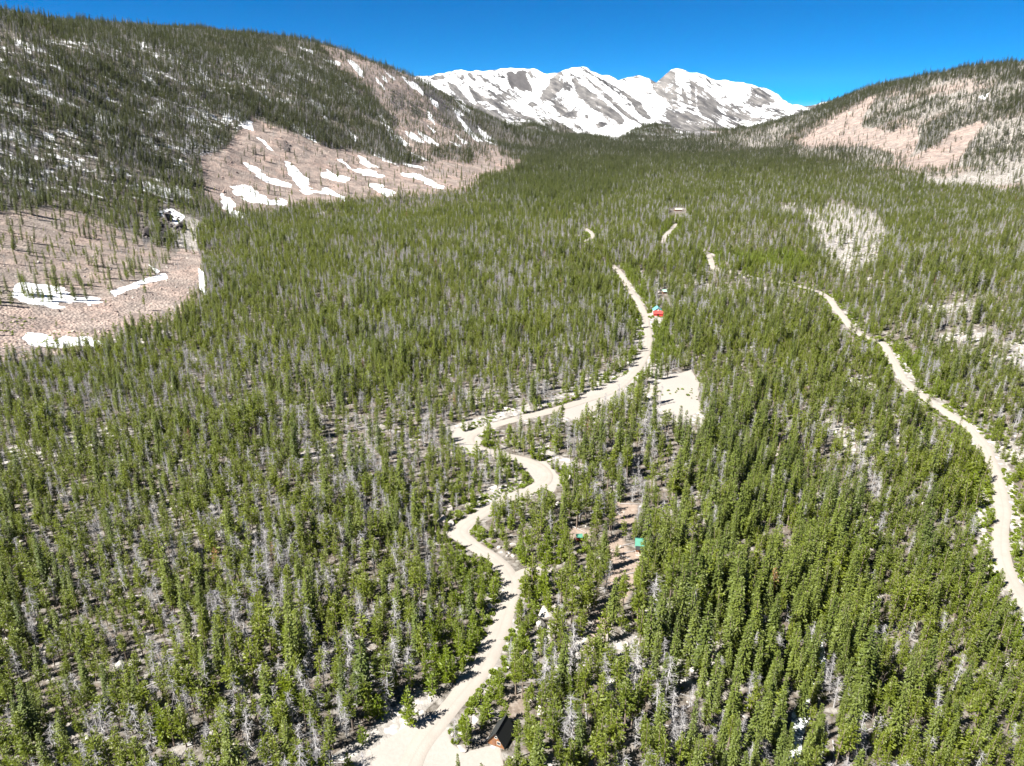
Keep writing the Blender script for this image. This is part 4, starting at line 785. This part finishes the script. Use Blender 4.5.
for n_, i in enumerate(od):
    v = n_ % 4; o = link('fallen_log', LOGS[v]); x, y = lx[i], ly[i]; a = g.normal(.55, .6) + (math.pi if g.random() < .4 else 0); L = (9, 7, 5.5, 10.5)[v]
    z1 = ground(x, y); z2 = ground(x + L * math.cos(a), y + L * math.sin(a)); o.location = (x, y, z1 + .02); o.rotation_euler = (0, -math.atan2(z2 - z1, L), a)
    tag(o, f'{LW[v]} grey fallen log {place_words(x, y, lp[0][i], lp[1][i])}', 'fallen log', 'fallen logs on the forest floor'); NEWTH.append((o, lp[0][i]))

rl = np.setdiff1d(np.arange(len(lx)), od); me_ = bpy.data.meshes.new('deadfall'); me_.vertices.add(len(rl)); me_.vertices.foreach_set('co', np.c_[lx[rl], ly[rl], samp(fz, lx[rl], ly[rl])].astype(np.float32).ravel()); nl_ = len(rl); sl_ = q2.uniform(.7, 1.1, nl_)
for n_, ty_, arr, f in [('turn', 'FLOAT_VECTOR', np.c_[np.zeros(nl_), q2.normal(0, .03, nl_), q2.normal(.5, .7, nl_)].astype(np.float32).ravel(), 'vector'), ('size', 'FLOAT_VECTOR', np.c_[sl_, sl_, sl_].astype(np.float32).ravel(), 'vector'), ('which', 'INT', q2.integers(0, 4, nl_).astype(np.int32), 'value')]:
    a = me_.attributes.new(n_, ty_, 'POINT'); a.data.foreach_set(f, arr)
grow('deadfall', 'grey fallen logs scattered over the forest floor farther off', 'deadfall', me_, [(ob,) for ob, _ in NEWTH if ob.name.startswith('fallen_log')][:4])

# low shrubs and grass tufts greening the verges
def shrub_mesh(g):
    c = Geo()
    for k in range(110):
        a = g.random() * 6.283; r_ = .5 * math.sqrt(g.random()); z = (.55 - r_) * g.random() + .05; c.spray((r_ * math.cos(a), r_ * math.sin(a), z), (math.cos(a) * .6 + g.normal(0, .4), math.sin(a) * .6 + g.normal(0, .4), .5), .24, .1, g.normal(0, .6), g)
    return c.mesh('shrub', M_young)
SHR = [shrub_mesh(g) for _ in range(3)]
vx, vy = [], []
for rd_ in ROADS:
    P = rd_[4]; nn_ = len(P); 
    tg = np.gradient(P, axis=0); tg /= np.linalg.norm(tg, axis=1)[:, None] + 1e-9; nr_ = np.c_[-tg[:, 1], tg[:, 0]]
    for side_ in (-1, 1):
        for rpt in range(3):
            off = side_ * (rd_[3] / 2 + np.abs(q2.normal(.3, 2.6, nn_)) + .4); vx.append(P[:, 0] + nr_[:, 0] * off); vy.append(P[:, 1] + nr_[:, 1] * off)
vx = np.concatenate(vx); vy = np.concatenate(vy); mv = (road_dist(vx, vy) > .3) & (fbm(vx, vy, 16, 2, 66) > -.12) & (samp(gravel, vx, vy) < .3); vx, vy = vx[mv], vy[mv]
fx2, fy2 = scatter(110, 520, 4.2, 91, R(46)); mv = (fbm(fx2, fy2, 22, 3, 67) > .12) & (road_dist(fx2, fy2) > 5); vx = np.r_[vx, fx2[mv]]; vy = np.r_[vy, fy2[mv]]
vs = q2.uniform(.6, 1.9, len(vx)); pv_ = project(vx, vy, samp(fz, vx, vy)); inv_ = (pv_[0] > 8) & (pv_[0] < 1016) & (pv_[1] < 756); so = np.argsort(-(vs / np.hypot(vx, vy)) * inv_)[:120]; SOBJ = []
for n_, i in enumerate(so):
    ob = link('shrub', SHR[n_ % 3]); ob.location = (vx[i], vy[i], ground(vx[i], vy[i])); ob.rotation_euler = (0, 0, q2.random() * 6.28); ob.scale = (vs[i],) * 3; SOBJ.append(ob)
    tag(ob, f"{['rounded', 'spreading', 'ragged'][n_ % 3]} low green shrub {place_words(vx[i], vy[i], pv_[0][i], pv_[1][i])}", 'shrub', 'low shrubs near the drone')
rs = np.setdiff1d(np.arange(len(vx)), so); stones('low_shrubs', 'low green shrubs along the road verges and between trees', 'shrubs', vx[rs], vy[rs], vs[rs], SOBJ[:3], 0.0)

# ------------------------------------------------------------------ cabins
M_dkroof = plain('dark_shingle', (0.022, 0.024, 0.024), .8, 4, .35); M_wood = plain('stained_boards', (0.20, 0.095, 0.045), .75, 3, .3); M_brown = plain('brown_logs', (0.17, 0.085, 0.05), .8, 3, .3)
M_green = plain('green_metal_roof', (0.06, 0.19, 0.14), .45, 1.5, .12); M_teal = plain('teal_metal_roof', (0.10, 0.27, 0.30), .45, 1.5, .12); M_red = plain('red_metal_roof', (0.42, 0.05, 0.045), .5, 1.5, .12); M_redw = plain('red_boards', (0.36, 0.06, 0.04), .75, 3, .2)
M_white = plain('white_paint', (0.5, 0.49, 0.47), .6, 3, .08); M_pgreen = plain('pale_green_roof', (0.26, 0.38, 0.32), .6, 1.5, .12); M_proof = plain('pale_roof', (0.27, 0.25, 0.22), .7, 1.0, .12); M_glass = plain('dark_glass', (0.03, 0.035, 0.04), .12, 1, .1); M_deck = plain('grey_deck', (0.36, 0.30, 0.26), .85, 2, .25); M_stone = plain('foundation_stone', (0.30, 0.28, 0.26), .9, 2, .3)
def box(bm, x0, x1, y0, y1, z0, z1):
    v = [bm.verts.new(p) for p in [(x0, y0, z0), (x1, y0, z0), (x1, y1, z0), (x0, y1, z0), (x0, y0, z1), (x1, y0, z1), (x1, y1, z1), (x0, y1, z1)]]
    for f in [(3, 2, 1, 0), (4, 5, 6, 7), (0, 1, 5, 4), (1, 2, 6, 5), (2, 3, 7, 6), (3, 0, 4, 7)]: bm.faces.new([v[i] for i in f])
def extr(bm, prof, y0, y1):                      # a profile in x-z drawn out along y
    a = [bm.verts.new((x, y0, z)) for x, z in prof]; b = [bm.verts.new((x, y1, z)) for x, z in prof]; n = len(prof)
    bm.faces.new(a); bm.faces.new(b[::-1])
    for i in range(n): bm.faces.new([a[(i + 1) % n], a[i], b[i], b[(i + 1) % n]])
def part(name, parent, m, fn, bevel=0.0):
    bm = bmesh.new(); fn(bm); bmesh.ops.recalc_face_normals(bm, faces=bm.faces[:])
    if bevel: bmesh.ops.bevel(bm, geom=bm.edges[:], offset=bevel, segments=1, affect='EDGES')
    me = bpy.data.meshes.new(name); bm.to_mesh(me); bm.free(); me.materials.append(m); return link(name, me, parent)
def window(parent, x, z, y, w=.9, h=.8):
    f = part('window', parent, M_white, lambda b: [box(b, x - w / 2 - .08, x + w / 2 + .08, y - .06, y, z - h / 2 - .08, z - h / 2), box(b, x - w / 2 - .08, x + w / 2 + .08, y - .06, y, z + h / 2, z + h / 2 + .08), box(b, x - w / 2 - .08, x - w / 2, y - .06, y, z - h / 2 + .002, z + h / 2 - .002), box(b, x + w / 2, x + w / 2 + .08, y - .06, y, z - h / 2 + .002, z + h / 2 - .002)])
    part('pane', f, M_glass, lambda b: box(b, x - w / 2, x + w / 2, y - .035, y - .01, z - h / 2, z + h / 2)); return f
def door(parent, x, y, m, w=.9, h=1.95, z0=.15):
    d = part('door', parent, m, lambda b: box(b, x - w / 2, x + w / 2, y - .06, y - .002, z0, z0 + h)); part('handle', d, M_dkroof, lambda b: box(b, x + w / 2 - .14, x + w / 2 - .08, y - .11, y - .062, z0 + .95, z0 + 1.07)); return d
def gable_house(name, label, px, py, rz, w, l, hw, ha, mw_, mr_, gable_m=None, over=.35, th=.12, roofname='roof'):
    """Front at -y, ridge along y."""
    x, y = on_ground(px, py); c, s_ = math.cos(rz), math.sin(rz); zs = [ground(x + c * a - s_ * b, y + s_ * a + c * b) for a in (-w / 2, w / 2) for b in (-l / 2, l / 2)]
    e = empty(name, (x, y, max(zs) * .6 + min(zs) * .4), rz); tag(e, label, 'cabin' if 'shed' not in name else 'shed')
    part('foundation', e, M_stone, lambda b: box(b, -w / 2 + .04, w / 2 - .04, -l / 2 + .04, l / 2 - .04, -.9, .14))
    part('wall', e, mw_, lambda b: extr(b, [(-w / 2, .14), (w / 2, .14), (w / 2, hw), (0, ha), (-w / 2, hw)], -l / 2, l / 2))
    sl = (ha - hw) / (w / 2); k = over
    def rf(b):
        extr(b, [(0, ha + .02), (w / 2 + k, hw - sl * k + .02), (w / 2 + k, hw - sl * k + .02 + th), (0, ha + .02 + th * 1.15)], -l / 2 - over, l / 2 + over)
        extr(b, [(0, ha + .02), (0, ha + .02 + th * 1.15), (-w / 2 - k, hw - sl * k + .02 + th), (-w / 2 - k, hw - sl * k + .02)], -l / 2 - over, l / 2 + over)
    r_ = part(roofname, e, mr_, rf)
    part('ridge_cap', r_, mr_, lambda b: box(b, -.12, .12, -l / 2 - over - .01, l / 2 + over + .01, ha + th * 1.15, ha + th * 1.15 + .06))
    return e
# dark steep roofed cabin at the gravel clearing
c1 = gable_house('log_cabin', 'steep dark roofed cabin with orange brown gable front beside the gravel clearing', 501, 738, -.43, 4.4, 5.8, 1.25, 4.4, M_wood, M_dkroof, over=.4)
door(c1, -.6, -2.9, M_brown, z0=.16); window(c1, .75, 1.4, -2.9, .8, .8); window(c1, 0, 3.0, -2.9, .6, .6)
part('doorstep', c1, M_stone, lambda b: box(b, -1.2, .1, -3.8, -2.95, -.3, .1))
# green roofed cabin, roof slope and open porch towards the yard
c2 = gable_house('log_cabin', 'green metal roofed log cabin with shaded open porch above the bare yard', 640, 550, R(90) - .14, 4.4, 4.2, 2.3, 4.0, M_brown, M_green, over=.45)
for yy in (-1.9, 0, 1.9): part('porch_post', c2, M_brown, lambda b: box(b, -3.95, -3.8, yy - .08, yy + .08, -.3, 1.75))
part('porch_roof', c2, M_dkroof, lambda b: extr(b, [(-2.2, 2.28), (-2.2, 2.40), (-4.2, 1.88), (-4.2, 1.76)], -2.3, 2.3)); part('deck', c2, M_deck, lambda b: box(b, -5.3, -2.22, -2.2, 2.2, -.25, .1))  # porch roof coloured dark to stand for the shade of the open porch
def side(parent, fn, name, m): return part(name, parent, m, fn)
dd_ = side(c2, lambda b: box(b, -2.27, -2.203, -.45, .45, .16, 2.05), 'door', M_wood); side(dd_, lambda b: box(b, -2.33, -2.272, .28, .36, 1.0, 1.12), 'handle', M_dkroof)
wd_ = side(c2, lambda b: box(b, -2.26, -2.203, 1.0, 1.75, 1.0, 1.75), 'window', M_white); side(wd_, lambda b: box(b, -2.28, -2.262, 1.07, 1.68, 1.07, 1.68), 'pane', M_glass)
part('chimney', c2, M_dkroof, lambda b: box(b, .7, .95, .9, 1.15, 2.9, 4.6))
for k_ in (0, 1): part('railing', c2, M_deck, lambda b: [box(b, -5.2, -2.3, (-2.18, 2.1)[k_], (-2.1, 2.18)[k_], .95, 1.03)] + [box(b, -5.15 + i * .93, -5.07 + i * .93, (-2.18, 2.1)[k_], (-2.1, 2.18)[k_], .1, .948) for i in range(4)])
c2.scale = (.72, .7, 1.02)
# small shed
c3 = gable_house('garden_shed', 'tiny red brown shed with green roof standing between trees', 579, 540, R(90) + .1, 2.3, 2.6, 2.0, 2.9, M_redw, M_green, over=.25)
side(c3, lambda b: box(b, -1.21, -1.153, -.4, .4, .16, 1.85), 'door', M_brown)
c3.scale = (.68, .68, .75)
c1.scale = (.88, .88, .9)
# red fronted cabin up the road: teal roof, white upper gable, red porch roof
c4 = gable_house('red_cabin', 'cabin with bright red porch roof, white gable and teal roof at the road end', 657, 314.5, -.06, 5.6, 6.0, 3.3, 5.4, M_white, M_teal, over=.35)
part('porch_roof', c4, M_red, lambda b: extr(b, [(-3.4, 2.05), (3.4, 2.05), (3.2, 3.5), (-3.2, 3.5)], -5.6, -3.02) ) if False else None
pr4 = part('porch_roof', c4, M_red, lambda b: [b.faces.new([b.verts.new(p) for p in f]) for f in ([(-3.6, -5.6, 1.9), (3.6, -5.6, 1.9), (3.4, -3.03, 3.45), (-3.4, -3.03, 3.45)], [(-3.6, -5.6, 1.78), (-3.4, -3.03, 3.33), (3.4, -3.03, 3.33), (3.6, -5.6, 1.78)], [(-3.6, -5.6, 1.78), (3.6, -5.6, 1.78), (3.6, -5.6, 1.9), (-3.6, -5.6, 1.9)], [(-3.6, -5.6, 1.78), (-3.6, -5.6, 1.9), (-3.4, -3.03, 3.45), (-3.4, -3.03, 3.33)], [(3.6, -5.6, 1.9), (3.6, -5.6, 1.78), (3.4, -3.03, 3.33), (3.4, -3.03, 3.45)])])
part('porch_wall', c4, M_red, lambda b: [box(b, -3.3, -.6, -5.4, -5.25, -.3, 1.76), box(b, .6, 3.3, -5.4, -5.25, -.3, 1.76), box(b, -.598, .598, -5.4, -5.25, -.3, .1)]); door(c4, 0, -3.0, M_brown)
for xx in (-1.0, 1.0): window(c4, xx, 4.0, -3.0, .8, .7)
c5 = gable_house('garden_shed', 'small shed with pale green roof in the trees behind the red cabin', 664, 293.5, R(90) + .2, 3.6, 3.6, 2.2, 3.6, M_brown, M_pgreen, over=.4)
side(c5, lambda b: box(b, -1.86, -1.803, -.45, .45, .16, 2.0), 'door', M_wood)
c6 = gable_house('long_cabin', 'long low building with pale roof far up the valley', 678, 211, R(90), 7, 12, 2.6, 5.0, M_brown, M_proof, over=.6)
side(c6, lambda b: box(b, -3.56, -3.503, -.5, .5, .16, 2.1), 'door', M_wood)
for yy in (-4, 3.5): side(c6, lambda b: box(b, -3.56, -3.503, yy - .6, yy + .6, 1.0, 1.9), 'window', M_glass)

c6.scale = (.75, .8, .8); c5.scale = (.8, .8, .85)
# ------------------------------------------------------------------ labels that several neighbours share: tell pairs, threes and fours apart from left to right
by = {}
for o in S.objects:
    if o.parent is None and 'label' in o.keys() and o.get('kind') is None: by.setdefault(o['label'], []).append(o)
ORD = {2: ['left', 'right'], 3: ['leftmost', 'middle', 'rightmost'], 4: ['leftmost', 'second from left', 'second from right', 'rightmost'], 5: ['leftmost', 'second from left', 'middle one', 'second from right', 'rightmost']}; NUM = {2: 'two', 3: 'three', 4: 'four', 5: 'five'}
for lab, os_ in by.items():
    if 2 <= len(os_) <= 5:
        os_.sort(key=lambda o: float(project(np.array([o.location.x]), np.array([o.location.y]), np.array([o.location.z]))[0][0]))
        for w_, o in zip(ORD[len(os_)], os_): n_ = f'{w_} of {NUM[len(os_)]}: {lab}'; o['label'] = n_ if len(n_.split()) <= 16 else lab

# ------------------------------------------------------------------ the valley air
HZ = bool(1)
if HZ:
    m_, t_, b_ = mat('valley_air'); t_.nodes.clear(); ho = t_.nodes.new('ShaderNodeOutputMaterial'); pv = t_.nodes.new('ShaderNodeVolumePrincipled'); pv.inputs['Density'].default_value = 0.4e-5; pv.inputs['Color'].default_value = (.72, .84, 1.0, 1); t_.links.new(pv.outputs[0], ho.inputs['Volume'])
    zt = float(fz.max()) + 60; zb = float(fz.min()) - 1.5
    hz = part('haze', None, m_, lambda b: box(b, -14300, 14300, -14300, 14300, zb, zt)); tag(hz, 'thin pale blue air filling the whole valley', 'haze', None, 'stuff')
